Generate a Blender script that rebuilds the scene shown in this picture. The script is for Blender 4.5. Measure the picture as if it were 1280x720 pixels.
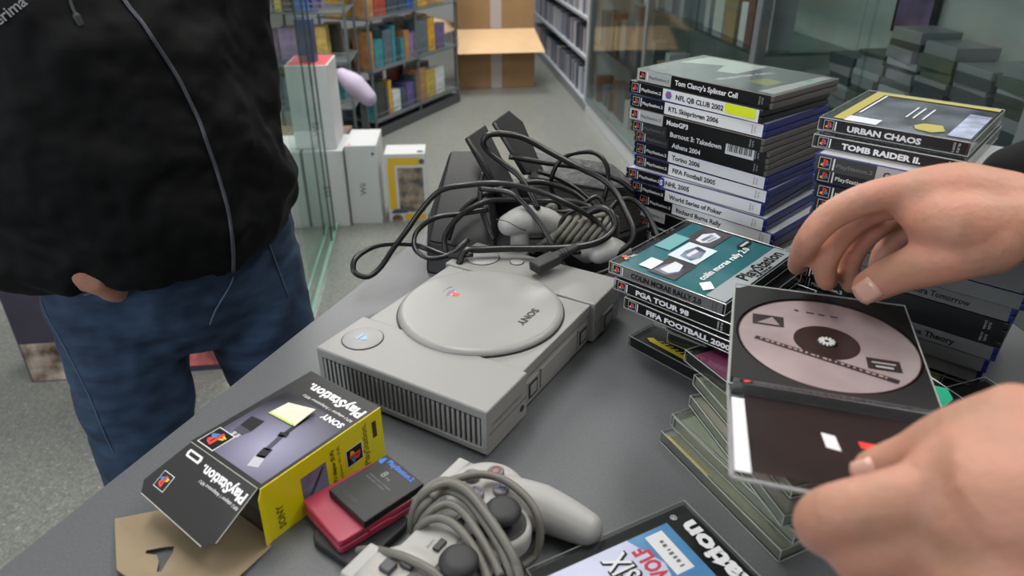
import bpy, bmesh, math, random
from mathutils import Vector, Matrix, Euler
random.seed(7)
for _o in list(bpy.data.objects): bpy.data.objects.remove(_o)
S = bpy.context.scene
COL = S.collection
R = math.radians
# ------------------------------------------------------------------ camera
# Lengths below are millimetres measured from the spot on the counter top under the lens;
# the counter top lies 1.0 m above the floor.
T = 1.0
F_PX = 890.0; PITCH = R(28.36); CAMH = 410.0
cam_d = bpy.data.cameras.new('camera'); cam = bpy.data.objects.new('camera', cam_d); COL.objects.link(cam)
cam.location = (0, 0, T + CAMH/1000); cam.rotation_euler = (R(90) - PITCH, 0, 0)
cam_d.sensor_width = 36; cam_d.lens = F_PX/1280*36; cam_d.clip_start = .02; cam_d.clip_end = 60
cam_d.dof.use_dof = True; cam_d.dof.focus_distance = .74; cam_d.dof.aperture_fstop = 7.5
S.camera = cam
# ------------------------------------------------------------------ world, lamps, exposure
w = bpy.data.worlds.new('world'); S.world = w; w.use_nodes = True
w.node_tree.nodes['Background'].inputs[0].default_value = (.80, .88, 1, 1)
w.node_tree.nodes['Background'].inputs[1].default_value = .4
def area(name, loc, size, energy, col=(1, .97, .92), rot=(0, 0, 0)):
    l = bpy.data.lights.new(name, 'AREA'); l.shape = 'RECTANGLE'; l.size, l.size_y = size; l.energy = energy; l.color = col
    o = bpy.data.objects.new(name, l); o.location = loc; o.rotation_euler = rot; COL.objects.link(o); return o
LAMPS = [(-.35, 1.1, 17), (-1.0, 3.7, 34), (-.2, 6.4, 36), (.9, -.6, 4), (-2.2, .8, 9), (.35, 4.5, 34), (1.15, 1.05, 15)]
for i, (x, y, e) in enumerate(LAMPS):
    area('tube_lamp_light', (x, y, 2.74), (.35, 1.3), e, (1, .985, .96))
area('shop_window_daylight', (-2.3, -1.72, 1.75), (1.9, 1.5), 46, (.90, .95, 1), (R(90), 0, R(-28)))  # unseen fill light, added to brighten faces turned to the front left
S.view_settings.view_transform = 'Standard'; S.view_settings.look = 'None'; S.view_settings.gamma = 1
S.cycles.transparent_max_bounces = 24; S.view_settings.use_curve_mapping = False; S.view_settings.exposure = .33

# ------------------------------------------------------------------ helpers
def lin(c):
    return tuple(((v/255)/12.92 if v/255 <= .04045 else ((v/255+.055)/1.055)**2.4) for v in c) + (1,)
_m = {}
def mat(name, c, rough=.5, metal=0, spec=.5, bump=0, bscale=200, var=0, vscale=60, coat=0, trans=0, emit=0, stretch=None, sub=0, c2=None):
    if name in _m: return _m[name]
    m = bpy.data.materials.new(name); m.use_nodes = True; nt = m.node_tree; b = nt.nodes['Principled BSDF']
    b.inputs['Base Color'].default_value = lin(c); b.inputs['Roughness'].default_value = rough; b.inputs['Metallic'].default_value = metal
    b.inputs['Specular IOR Level'].default_value = spec; b.inputs['Coat Weight'].default_value = coat; b.inputs['Coat Roughness'].default_value = .12
    b.inputs['Transmission Weight'].default_value = trans
    if sub: b.inputs['Subsurface Weight'].default_value = sub; b.inputs['Subsurface Radius'].default_value = (1, .3, .15); b.inputs['Subsurface Scale'].default_value = .004
    if emit: b.inputs['Emission Color'].default_value = lin(c); b.inputs['Emission Strength'].default_value = emit
    if bump or var:
        tc = nt.nodes.new('ShaderNodeTexCoord'); mp = nt.nodes.new('ShaderNodeMapping'); nt.links.new(tc.outputs['Object'], mp.inputs[0])
        if stretch: mp.inputs['Scale'].default_value = stretch
    if var:
        n = nt.nodes.new('ShaderNodeTexNoise'); n.inputs['Scale'].default_value = vscale; n.inputs['Detail'].default_value = 5
        nt.links.new(mp.outputs[0], n.inputs['Vector'])
        r = nt.nodes.new('ShaderNodeValToRGB'); nt.links.new(n.outputs[0], r.inputs[0])
        ca = lin(c); cb = lin(c2) if c2 else tuple(min(1, v*(1+var)) for v in ca[:3]) + (1,)
        r.color_ramp.elements[0].position = .35; r.color_ramp.elements[0].color = tuple(v*(1-var) for v in ca[:3]) + (1,)
        r.color_ramp.elements[1].position = .68; r.color_ramp.elements[1].color = cb
        nt.links.new(r.outputs[0], b.inputs['Base Color'])
    if bump:
        n2 = nt.nodes.new('ShaderNodeTexNoise'); n2.inputs['Scale'].default_value = bscale; n2.inputs['Detail'].default_value = 4
        nt.links.new(mp.outputs[0], n2.inputs['Vector'])
        bp = nt.nodes.new('ShaderNodeBump'); bp.inputs['Strength'].default_value = bump; bp.inputs['Distance'].default_value = .002
        nt.links.new(n2.outputs[0], bp.inputs['Height']); nt.links.new(bp.outputs[0], b.inputs['Normal'])
    _m[name] = m; return m
def clear(name, tint=(225, 228, 226), gloss=.10, rough=.07, ior=1.4):
    if name in _m: return _m[name]
    m = bpy.data.materials.new(name); m.use_nodes = True; nt = m.node_tree; nt.nodes.clear()
    o = nt.nodes.new('ShaderNodeOutputMaterial'); mx = nt.nodes.new('ShaderNodeMixShader'); t = nt.nodes.new('ShaderNodeBsdfTransparent')
    g = nt.nodes.new('ShaderNodeBsdfGlossy'); lw = nt.nodes.new('ShaderNodeFresnel'); lw.inputs[0].default_value = ior
    ad = nt.nodes.new('ShaderNodeMath'); ad.operation = 'ADD'; ad.inputs[1].default_value = gloss; ad.use_clamp = True
    t.inputs[0].default_value = lin(tint); g.inputs[0].default_value = (.9, .92, .92, 1); g.inputs['Roughness'].default_value = rough
    ge = nt.nodes.new('ShaderNodeNewGeometry'); iv = nt.nodes.new('ShaderNodeMath'); iv.operation = 'SUBTRACT'; iv.inputs[0].default_value = 1; nt.links.new(ge.outputs['Backfacing'], iv.inputs[1])
    mu = nt.nodes.new('ShaderNodeMath'); mu.operation = 'MULTIPLY'; nt.links.new(lw.outputs[0], mu.inputs[0]); nt.links.new(iv.outputs[0], mu.inputs[1]); nt.links.new(mu.outputs[0], ad.inputs[0]); nt.links.new(ad.outputs[0], mx.inputs[0]); nt.links.new(t.outputs[0], mx.inputs[1])
    nt.links.new(g.outputs[0], mx.inputs[2]); nt.links.new(mx.outputs[0], o.inputs[0]); _m[name] = m; return m

FV = Vector((0, math.cos(PITCH), -math.sin(PITCH))); UV = Vector((0, math.sin(PITCH), math.cos(PITCH))); XV = Vector((1, 0, 0)); CC = Vector((0, 0, CAMH))
def ray(px, py): return FV + XV*((px-640)/F_PX) + UV*((360-py)/F_PX)
def on(px, py, z=0):
    d = ray(px, py); return CC + d*((z-CAMH)/d.z)
def aty(px, py, y):
    d = ray(px, py); return CC + d*(y/d.y)
def atd(px, py, d): return CC + ray(px, py)*d

class MB:                                   # collects geometry in millimetres
    def __init__(s): s.v = []; s.f = []
    def add(s, vs, fs):
        n = len(s.v); s.v += [tuple(p) for p in vs]; s.f += [tuple(i+n for i in f) for f in fs]; return s
    def box(s, x0, x1, y0, y1, z0, z1):
        return s.add([(x0,y0,z0),(x1,y0,z0),(x1,y1,z0),(x0,y1,z0),(x0,y0,z1),(x1,y0,z1),(x1,y1,z1),(x0,y1,z1)],
                     [(0,3,2,1),(4,5,6,7),(0,1,5,4),(1,2,6,5),(2,3,7,6),(3,0,4,7)])
    def obox(s, c, u, v, n, a, b, h):       # oriented box, centre c, half sizes a b h
        c, u, v, n = Vector(c), Vector(u), Vector(v), Vector(n)
        vs = [c+u*(a*i)+v*(b*j)+n*(h*k) for k in (-1,1) for i, j in ((-1,-1),(1,-1),(1,1),(-1,1))]
        return s.add(vs, [(0,3,2,1),(4,5,6,7),(0,1,5,4),(1,2,6,5),(2,3,7,6),(3,0,4,7)])
    def prism(s, pts, z0, z1, top=None):
        n = len(pts); tp = top or pts
        return s.add([(x,y,z0) for x,y in pts]+[(x,y,z1) for x,y in tp],
                     [tuple(range(n-1,-1,-1)), tuple(range(n,2*n))]+[(i,(i+1)%n,n+(i+1)%n,n+i) for i in range(n)])
    def lathe(s, prof, c=(0,0), n=40, sx=1, sy=1):   # prof: (r,z) from the axis bottom to the axis top
        vs = []; fs = []
        for r, z in prof: vs += [(c[0]+sx*r*math.cos(2*math.pi*i/n), c[1]+sy*r*math.sin(2*math.pi*i/n), z) for i in range(n)]
        for k in range(len(prof)-1):
            for i in range(n): j = (i+1)%n; fs.append((k*n+i, k*n+j, (k+1)*n+j, (k+1)*n+i))
        fs.append(tuple(range(n-1,-1,-1))); fs.append(tuple((len(prof)-1)*n+i for i in range(n)))
        return s.add(vs, fs)
    def tube(s, pts, r, n=8, flat=1.0, cap=True, side=None):
        pts = [Vector(p) for p in pts]; rs = r if isinstance(r, (list, tuple)) else [r]*len(pts)
        up = Vector(side) if side else Vector((0.13, .21, 1)); vs = []; N = len(pts)
        u = None
        for i, p in enumerate(pts):
            t = (pts[min(i+1,N-1)]-pts[max(i-1,0)]).normalized()
            a = up if (u is None or side) else u
            u = a - t*a.dot(t)
            if u.length < 1e-4: u = t.orthogonal()
            u.normalize(); v = t.cross(u)
            for k in range(n):
                an = 2*math.pi*k/n; vs.append(p + u*(rs[i]*math.cos(an)*flat) + v*(rs[i]*math.sin(an)))
        fs = [(i*n+k, i*n+(k+1)%n, (i+1)*n+(k+1)%n, (i+1)*n+k) for i in range(N-1) for k in range(n)]
        if cap: fs += [tuple(range(n-1,-1,-1)), tuple((N-1)*n+k for k in range(n))]
        return s.add(vs, fs)
    def cap_tube(s, pts, rs, n=16, flat=1.0, side=None):  # tapered chain with domed ends, smooth through the joints
        pts = [Vector(p) for p in pts]
        P = []; Q = []
        for i in range(len(pts)-1):
            for k in range(4):
                t = k/4; a = pts[max(i-1,0)]; b = pts[i]; c = pts[i+1]; d = pts[min(i+2,len(pts)-1)]
                P.append(.5*((2*b)+(c-a)*t+(2*a-5*b+4*c-d)*t*t+(3*b-a-3*c+d)*t**3)); Q.append(rs[i]*(1-t)+rs[i+1]*t)
        P.append(pts[-1]); Q.append(rs[-1])
        t0 = (P[1]-P[0]).normalized(); t1 = (P[-1]-P[-2]).normalized(); A = []; B = []; r0, r1 = Q[0], Q[-1]
        for a in (85, 62, 35, 14): A.append((P[0]-t0*(r0*math.sin(R(a))*.9), r0*math.cos(R(a))))
        for a in (14, 35, 62, 85): B.append((P[-1]+t1*(r1*math.sin(R(a))*.9), r1*math.cos(R(a))))
        allp = A+list(zip(P, Q))+B
        return s.tube([p for p, _ in allp], [q for _, q in allp], n, flat, True, side)
    def loft(s, rings, n=28):               # rings: (centre, u_axis*ru, v_axis*rv)
        vs = []; N = len(rings)
        for c, u, v in rings:
            c, u, v = Vector(c), Vector(u), Vector(v)
            vs += [c+u*math.cos(2*math.pi*k/n)+v*math.sin(2*math.pi*k/n) for k in range(n)]
        fs = [(i*n+k, i*n+(k+1)%n, (i+1)*n+(k+1)%n, (i+1)*n+k) for i in range(N-1) for k in range(n)]
        fs += [tuple(range(n-1,-1,-1)), tuple((N-1)*n+k for k in range(n))]
        return s.add(vs, fs)
    def mesh(s, name, m, smooth=False):
        me = bpy.data.meshes.new(name); me.from_pydata([(x/1000, y/1000, z/1000) for x, y, z in s.v], [], s.f); me.validate()
        bm = bmesh.new(); bm.from_mesh(me); bmesh.ops.recalc_face_normals(bm, faces=bm.faces) if len(s.f) > 1 else None; bm.to_mesh(me); bm.free()
        if m: me.materials.append(m)
        if smooth:
            for p in me.polygons: p.use_smooth = True
        return me
    def build(s, name, m, parent=None, smooth=False, bevel=0, seg=2, ang=35, auto=True):
        me = s.mesh(name, m, smooth); o = bpy.data.objects.new(name, me); COL.objects.link(o); o.parent = parent
        if bevel:
            b = o.modifiers.new('b', 'BEVEL'); b.width = bevel/1000; b.segments = seg; b.limit_method = 'ANGLE'; b.angle_limit = R(ang); b.harden_normals = False
            for p in me.polygons: p.use_smooth = True
            wn = o.modifiers.new('w', 'WEIGHTED_NORMAL'); wn.keep_sharp = True
        return o
_cache = {}
def cached(key, fn, name, parent):
    """second and later uses share the mesh data of the first"""
    if key in _cache:
        o = _cache[key].copy(); COL.objects.link(o); o.name = name; o.parent = parent; o.location = (0,0,0); o.rotation_euler = (0,0,0); return o
    o = fn(); _cache[key] = o; return o
def tag(o, label, cat, group=None):
    o['label'] = label; o['category'] = cat
    if group: o['group'] = group
    return o
def thing(name, label, cat, loc=(0,0,0), yaw=0, group=None, M=None):
    o = bpy.data.objects.new(name, None); o.empty_display_size = .02; COL.objects.link(o)
    if M is not None: o.matrix_world = M
    else: o.location = (loc[0]/1000, loc[1]/1000, loc[2]/1000+T); o.rotation_euler = (0, 0, yaw)
    return tag(o, label, cat, group)
def struct(o): o['kind'] = 'structure'; return o
def smooth_path(pts, n=6, closed=False):
    pts = [Vector(p) for p in pts]; out = []; L = len(pts); rng = L if closed else L-1
    for i in range(rng):
        a = pts[(i-1)%L] if closed or i > 0 else pts[0]; b = pts[i]; c = pts[(i+1)%L]; d = pts[(i+2)%L] if closed or i+2 < L else pts[-1]
        for k in range(n):
            t = k/n; out.append(.5*((2*b)+(c-a)*t+(2*a-5*b+4*c-d)*t*t+(3*b-a-3*c+d)*t**3))
    out.append(pts[0] if closed else pts[-1]); return out
_tc = {}
def text(parent, name, s, size, m, o, x, y, width=None, bold=0.0, align='LEFT', italic=0):
    """flat lettering: o = start of the baseline, x / y = reading and up directions, size in mm"""
    key = (s, bold, italic)
    if key not in _tc:
        c = bpy.data.curves.new('lettering', 'FONT'); c.body = s; c.size = 1; c.offset = bold; c.resolution_u = 2; c.shear = italic
        ob = bpy.data.objects.new('lettering', c); me = bpy.data.meshes.new_from_object(ob)
        _tc[key] = ([v.co.copy() for v in me.vertices], [tuple(p.vertices) for p in me.polygons])
        bpy.data.objects.remove(ob); bpy.data.meshes.remove(me)
    vs, fs = _tc[key]
    if not vs: return None
    x0 = min(v.x for v in vs); x1 = max(v.x for v in vs); k = size; kx = k if width is None else width/(x1-x0)
    o, x, y = Vector(o), Vector(x).normalized(), Vector(y).normalized()
    off = {'LEFT': 0, 'CENTER': -(x1-x0)*kx/2, 'RIGHT': -(x1-x0)*kx}[align]
    mb = MB(); mb.add([o + x*((v.x-x0)*kx+off) + y*(v.y*k) for v in vs], fs)
    me = bpy.data.meshes.new(name); me.from_pydata([(p[0]/1000, p[1]/1000, p[2]/1000) for p in mb.v], [], mb.f); me.materials.append(m)
    ob = bpy.data.objects.new(name, me); COL.objects.link(ob); ob.parent = parent; return ob
def patch(parent, name, m, pts, o=(0,0,0), x=(1,0,0), y=(0,1,0)):
    """flat printed polygon given in the plane o + a*x + b*y"""
    o, x, y = Vector(o), Vector(x), Vector(y)
    return MB().add([o+x*a+y*b for a, b in pts], [tuple(range(len(pts)))]).build(name, m, parent)
def bars(parent, name, m, o, x, y, length, h, n, seed=1):
    """a run of small illegible marks"""
    rr = random.Random(seed); P = []; F = []; a = 0
    o, x, y = Vector(o), Vector(x).normalized(), Vector(y).normalized(); mb = MB()
    for i in range(n):
        wd = length/n*rr.uniform(.3, .75); a = length*i/n; hh = h*rr.uniform(.7, 1)
        mb.add([o+x*a, o+x*(a+wd), o+x*(a+wd)+y*hh, o+x*a+y*hh], [(0,1,2,3)])
    return mb.build(name, m, parent)
def rect(a, b, c, d): return [(a, c), (b, c), (b, d), (a, d)]
RED = mat('print_red', (225, 60, 48), .45); YEL = mat('print_yellow', (240, 200, 60), .45); GRN = mat('print_teal', (40, 150, 140), .45); BLU = mat('print_blue', (70, 120, 190), .45)
BLACK = mat('print_black', (10, 10, 11), .42, coat=.08, spec=.35); WHITE = mat('print_white', (232, 232, 235), .4, coat=.4); GREYP = mat('print_grey', (104, 105, 106), .4, coat=.15)
DGREY = mat('print_dark_grey', (44, 45, 47), .45, coat=.1); LGREY = mat('print_light_grey', (176, 177, 178), .4)
def emblem(parent, o, x, y, s, frame=True, lift=.12):
    """the red upright letter over a coloured lying letter, in a thin white frame on black"""
    o, x, y = Vector(o), Vector(x).normalized(), Vector(y).normalized(); n = x.cross(y)
    def q(pts, m, k, nm): patch(parent, nm, m, pts, o+n*(lift*k), x*s, y*s)
    if frame:
        q(rect(0, 1, 0, 1), WHITE, 1, 'emblem_frame'); q(rect(.04, .96, .04, .96), BLACK, 2, 'emblem_ground')
    q([(.12,.30),(.40,.42),(.40,.50),(.20,.43),(.20,.38),(.40,.30),(.40,.22)], YEL, 3, 'emblem_mark')
    q([(.56,.24),(.86,.36),(.90,.44),(.80,.50),(.56,.44),(.56,.37),(.72,.42),(.56,.35)], BLU, 3, 'emblem_mark')
    q([(.56,.44),(.80,.50),(.70,.55),(.56,.51)], GRN, 3, 'emblem_mark')
    q([(.38,.86),(.38,.20),(.52,.15),(.52,.72),(.58,.74),(.58,.50),(.66,.52),(.78,.60),(.78,.70),(.66,.80)], RED, 4, 'emblem_letter')

# ------------------------------------------------------------------ room shell
FL = -1000.0
def floor_mat():
    m = bpy.data.materials.new('terrazzo_floor'); m.use_nodes = True; nt = m.node_tree; b = nt.nodes['Principled BSDF']
    tc = nt.nodes.new('ShaderNodeTexCoord'); v = nt.nodes.new('ShaderNodeTexVoronoi'); v.inputs['Scale'].default_value = 210
    n = nt.nodes.new('ShaderNodeTexNoise'); n.inputs['Scale'].default_value = 1.3; n2 = nt.nodes.new('ShaderNodeTexNoise'); n2.inputs['Scale'].default_value = 55; n2.inputs['Detail'].default_value = 6
    for q in (v, n, n2): nt.links.new(tc.outputs['Object'], q.inputs['Vector'])
    r = nt.nodes.new('ShaderNodeValToRGB'); e = r.color_ramp.elements
    e[0].position = 0; e[0].color = lin((104, 107, 102)); e[1].position = 1; e[1].color = lin((184, 185, 178))
    for p, c in ((.45, (124, 127, 122)), (.75, (138, 140, 135)), (.9, (154, 156, 150))): k = e.new(p); k.color = lin(c)
    nt.links.new(v.outputs['Color'], r.inputs[0])
    mx = nt.nodes.new('ShaderNodeMixRGB'); mx.blend_type = 'MULTIPLY'; mx.inputs[0].default_value = .5
    r2 = nt.nodes.new('ShaderNodeValToRGB'); r2.color_ramp.elements[0].position = .3; r2.color_ramp.elements[0].color = (.6, .6, .57, 1); r2.color_ramp.elements[1].position = .65; r2.color_ramp.elements[1].color = (1, 1, 1, 1)
    nt.links.new(n2.outputs[0], r2.inputs[0]); nt.links.new(r.outputs[0], mx.inputs[1]); nt.links.new(r2.outputs[0], mx.inputs[2]); nt.links.new(mx.outputs[0], b.inputs[0])
    b.inputs['Roughness'].default_value = .28; b.inputs['Specular IOR Level'].default_value = .6; return m
struct(MB().box(-3600, 2500, -1800, 9000, FL-100, FL).build('floor', floor_mat())).location.z = T
WALLM = mat('plaster_wall', (176, 178, 178), .8, var=.06, vscale=3, bump=.2, bscale=80)
for nm, b in (('wall_back', (-3600, 2500, 9000, 9120)), ('wall_left', (-3720, -3600, -1800, 9000)), ('wall_right', (2500, 2620, -1800, 9000)), ('wall_front', (-3600, 2500, -1920, -1800))):
    struct(MB().box(*b, FL, FL+2800).build(nm, WALLM)).location.z = T
struct(MB().box(-3600, 2500, -1800, 9000, FL+2800, FL+2900).build('ceiling', mat('ceiling_tile', (205, 205, 200), .9))).location.z = T
struct(MB().box(-3600, -3585, -1800, 9000, FL, FL+90).build('baseboard_left', mat('trim_grey', (120, 122, 124), .5))).location.z = T
struct(MB().box(-3585, 2500, 8985, 9000, FL, FL+90).build('baseboard_back', mat('trim_grey', (120, 122, 124), .5))).location.z = T
wn = struct(MB().box(-3300, -1300, -1812, -1790, FL+1000, FL+2500).build('window_1', mat('window_frame', (190, 192, 194), .5))); wn.location.z = T  # unseen window, added to carry the front fill light
struct(MB().box(-3250, -1350, -1789, -1785, FL+1050, FL+2450).build('window_pane', mat('window_daylight', (225, 238, 255), .3, emit=1.2), wn))
for i, (x, y, e) in enumerate(LAMPS):
    t = thing('ceiling_light', 'long white fluorescent ceiling fixture above the shop floor', 'ceiling light', (x*1000, y*1000, 1760), 0, 'fluorescent ceiling fixtures')
    MB().box(-200, 200, -680, 680, 0, 40).build('housing', mat('lamp_white', (225, 225, 225), .5), t, bevel=4)
    MB().box(-170, 170, -640, 640, -12, 0).build('diffuser', mat('lamp_diffuser', (255, 250, 240), .5, emit=2.5), t)

# ------------------------------------------------------------------ counter
CT = mat('counter_laminate', (92, 94, 97), .42, spec=.45, var=.10, vscale=500, bump=.12, bscale=900)
t = thing('counter', 'dark grey shop counter top carrying consoles and games', 'counter', (0, 0, 0))
top = [(-560, -150), (-142, 881), (-92, 1005), (545, 1005), (560, 600), (560, -150)]
MB().prism(top, -32, 0).build('worktop', CT, t, bevel=1.5)
MB().prism([(-530, -110), (-130, 850), (-80, 975), (515, 975), (530, 600), (530, -110)], -995, -32.2).build('carcass', mat('counter_side', (118, 121, 123), .55), t)

# ------------------------------------------------------------------ glass showcases along the right wall
ALU = mat('aluminium', (150, 156, 162), .38, metal=.7); CLR = clear('shop_glass', (240, 245, 243), .02, .05, 1.2); CLRL = clear('shop_glass_dusty', (244, 249, 247), .03, .1, 1.03)
PLW = mat('plinth_white', (196, 200, 204), .45); CABIN = mat('cabinet_inside', (168, 173, 172), .6, var=.1, vscale=4); SHG = mat('shelf_grey', (128, 132, 136), .5)
DIR = Vector((.125, -1, 0)).normalized(); yawc = math.atan2(DIR.y, DIR.x)       # local +x runs towards the camera, local +y into the cabinet
PN = ['dark slate', 'grey-blue', 'pale grey', 'brown', 'dark blue', 'grey', 'light grey', 'grey-green', 'brick red', 'black-green', 'tan', 'violet-grey', 'white', 'teal']
base0 = Vector((560, 5460, FL))
def cab_root(k, nm, lab, cat='glass cabinet', grp=None):
    p = base0 + DIR*(1355*k); return thing(nm, lab, cat, p, yawc, grp)
PAL = [(52,58,66),(70,84,92),(150,152,156),(96,72,58),(44,60,84),(120,124,128),(168,170,166),(78,88,80),(98,60,54),(60,64,58),(126,110,84),(84,80,96),(190,192,196),(58,90,104)]
def pal(i): return mat('goods_%d' % (i % len(PAL)), PAL[i % len(PAL)], .45, coat=.3)
labs = ['farthest of the three aluminium framed glass showcases, beside the media shelves', 'middle aluminium framed glass showcase, behind the tall stack of games', 'nearest glass showcase at the right, piled inside with grey boxes']
for k in range(3):
    c = cab_root(k, 'glass_showcase', labs[k], grp='glass showcases on the right')
    MB().box(0, 1350, 0, 430, 0, 90).build('plinth', PLW, c, bevel=3)
    MB().box(0, 1350, 6, 424, 90.5, 112).build('floor_board', SHG, c)
    MB().box(0, 1350, 424, 440, 0, 2200).build('back_panel', CABIN, c)
    MB().box(0, 38, -4, 40, 90.5, 2200).build('post', ALU, c, bevel=2)
    if k == 2: MB().box(1312, 1350, -4, 40, 90.5, 2200).build('post', ALU, c, bevel=2)
    MB().box(0, 1350, -4, 40, 2200.5, 2240).build('top_rail', ALU, c, bevel=2)
    MB().box(38.5, 680 if k < 2 else 720, 2, 7, 116, 2195).build('glass_pane', CLR, c)
    MB().box(660 if k < 2 else 700, 1349 if k < 2 else 1311, 10, 15, 116, 2195).build('glass_pane', CLR, c)
    MB().box(38, 1350, -6, 20, 91, 114).build('bottom_rail', ALU, c, bevel=1)
    for z in ((520, 900, 1300) if k < 2 else (705, 1500)): MB().box(2, 1348, 24, 423, z, z+12).build('shelf', clear('shelf_glass', (190, 205, 202), .12, .1) if k < 2 else SHG, c)
# goods inside the showcases
random.seed(3)
def goods(k, x, y, z, a, b, h, i, lab, grp, yaw=0, nm='boxed_item'):
    p = base0 + DIR*(1355*k) ; n = Vector((-DIR.y, DIR.x, 0))
    q = p + DIR*x + n*y
    o = MB().box(-a/2, a/2, -b/2, b/2, 0, h).build(nm, pal(i), None, bevel=1.2)
    o.location = (q.x/1000, q.y/1000, T+(FL+z)/1000); o.rotation_euler = (0, 0, yawc+yaw); return tag(o, lab, 'box', grp)
for k in (0, 1):
    for z in (112.5, 532.5, 912.5):
        x = 75
        while x < 1250:
            a = random.uniform(60, 150)
            ci = random.randrange(14); goods(k, x+a/2, random.uniform(110, 150), z, a*.9, random.uniform(70, 120), random.uniform(110, 260), ci, '%s %s packaged item on the %s shelf of the %s glass showcase' % ('wide' if a > 105 else 'narrow', PN[ci], {112.5: 'lowest', 532.5: 'second', 912.5: 'third'}[z], 'farthest' if k == 0 else 'middle'), 'packaged goods in the %s showcase' % ('farthest' if k == 0 else 'middle'))
            x += a + random.uniform(3, 45)
for x in range(90, 1300, 158):               # nearest showcase: piles of flat cases on the deck
    for row, y in enumerate((115, 285)):
        hz = 717.5; lim = random.uniform(40, 110) if row == 0 else random.uniform(110, 330)
        if 500 < x < 760 and row == 1: lim = 330
        while hz < 717.5+lim:
            h = random.choice((14, 20, 30, 34))
            i = random.choice((2, 5, 6, 0, 12, 1, 4, 10)) if row == 0 else random.choice((2, 5, 5, 0, 7, 9))
            goods(2, x+random.uniform(-6, 6), y+random.uniform(-8, 8), hz, 140, 130, h, i, '%s flat case in the %s pile %s, nearest showcase' % (PN[i], ('front', 'rear')[row], ['farthest from the viewer', 'second from the far end', 'third from the far end', 'fourth from the far end', 'fifth from the far end', 'sixth from the far end', 'seventh from the far end', 'at the near end'][(x-90)//158]), 'piled flat cases in the nearest showcase', random.uniform(-.08, .08), 'flat_case'); hz += h+.3
t = cab_root(2, 'framed_poster', 'dark framed purple picture leaning inside the nearest showcase', 'picture')
t.location += Vector(((DIR*210+Vector((-DIR.y, DIR.x, 0))*398)/1000)); t.location.z = T+(FL+1020)/1000
MB().box(0, 210, 0, 14, 0, 300).build('frame', BLACK, t, bevel=2)
MB().box(16, 194, -1, -.2, 16, 284).build('picture_sheet', mat('poster_purple', (96, 80, 112), .4, var=.4, vscale=9), t)

# ------------------------------------------------------------------ media shelf farther down the right wall
c = thing('media_shelf', 'grey wall shelf unit filled with rows of slim cases', 'shelf', base0 - DIR*20, yawc)
LEN = 2900
MB().box(-LEN, 0, 330, 350, 0, 2200).build('back_panel', CABIN, c)
MB().box(-LEN, 0, 0, 329, 0, 60).build('kick_board', SHG, c)
MB().box(-14, 8, -6, 329, 60.5, 2200).build('side_panel', PLW, c)
for z in (60.5, 372, 652, 932, 1212): MB().box(-LEN, -15, -2, 329, z, z+22).build('shelf', mat('shelf_edge', (160, 166, 172), .45), c, bevel=1)
nD = Vector((-DIR.y, DIR.x, 0)); spine = {}
random.seed(11)
cols = [(150,152,166),(120,124,140),(96,104,122),(170,172,180),(60,66,80),(128,110,116),(84,96,118),(186,186,190),(70,60,70)]
SN = ['pale violet', 'grey-violet', 'slate blue', 'light grey', 'dark slate', 'mauve', 'blue-grey', 'white', 'dark grey']
for lv, z in enumerate((83, 394.5, 674.5)):
    x = -32
    n = 0
    while x > -2750 and n < 92:
        wv = random.choice((22, 28, 34)); h = random.choice((186, 190, 178)); ci = random.randrange(len(cols)); key = (wv, h, ci)
        if key not in spine:
            me = MB().box(-wv/2, wv/2, 0, 135, 0, h).mesh('slim_case', mat('spine_%d' % ci, cols[ci], .4, coat=.4)); spine[key] = me
        o = bpy.data.objects.new('slim_case', spine[key]); COL.objects.link(o)
        q = base0 - DIR*20 + DIR*(x-wv/2) + nD*random.uniform(16, 30)
        o.location = (q.x/1000, q.y/1000, T+(FL+z)/1000); o.rotation_euler = (0, 0, yawc)
        tag(o, '%s slim media case standing in the %s row of the grey wall shelf' % (SN[ci], ('lowest', 'middle', 'upper')[lv]), 'case', 'slim cases on the wall shelf'); x -= wv+1; n += 1

# ------------------------------------------------------------------ cardboard box at the back
KR = mat('cardboard', (150, 118, 80), .8, var=.06, vscale=8, bump=.3, bscale=60); KRL = mat('cardboard_inside', (206, 172, 132), .8, var=.04, vscale=8)
p = on(668, 108, FL); p0 = on(573, 111, FL); wbx = (p-p0).length; ang = math.atan2(p.y-p0.y, p.x-p0.x)
t = thing('cardboard_box', 'tall brown cardboard box with open flaps on the floor at the back', 'cardboard box', p0, ang)
wb = wbx; MB().box(0, wb, 0, 480, 0, 480).build('lower_carton', KR, t, bevel=4)
MB().box(10, wb-10, 10, 470, 481, 990).build('upper_carton', KR, t, bevel=4)
MB().add([(8,-2,482),(wb-8,-2,482),(wb+46,-235,330),(-10,-235,330),(8,2,486),(wb-8,2,486),(wb+46,-231,334),(-10,-231,334)], [(0,1,2,3),(7,6,5,4),(0,4,5,1),(1,5,6,2),(2,6,7,3),(3,7,4,0)]).build('front_flap', KRL, t)
MB().add([(2,20,484),(2,430,484),(-170,430,520),(-200,20,420),(2,20,488),(2,430,488),(-170,430,524),(-200,20,424)], [(0,1,2,3),(7,6,5,4),(0,4,5,1),(1,5,6,2),(2,6,7,3),(3,7,4,0)]).build('side_flap', KRL, t)
MB().box(wb*.43, wb*.57, -1.5, -.3, 0, 330).build('packing_tape', mat('tape', (176, 164, 160), .35), t)
MB().box(wb*.43, wb*.57, 8.2, 9.4, 490, 985).build('packing_tape', mat('tape', (176, 164, 160), .35), t)

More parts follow.
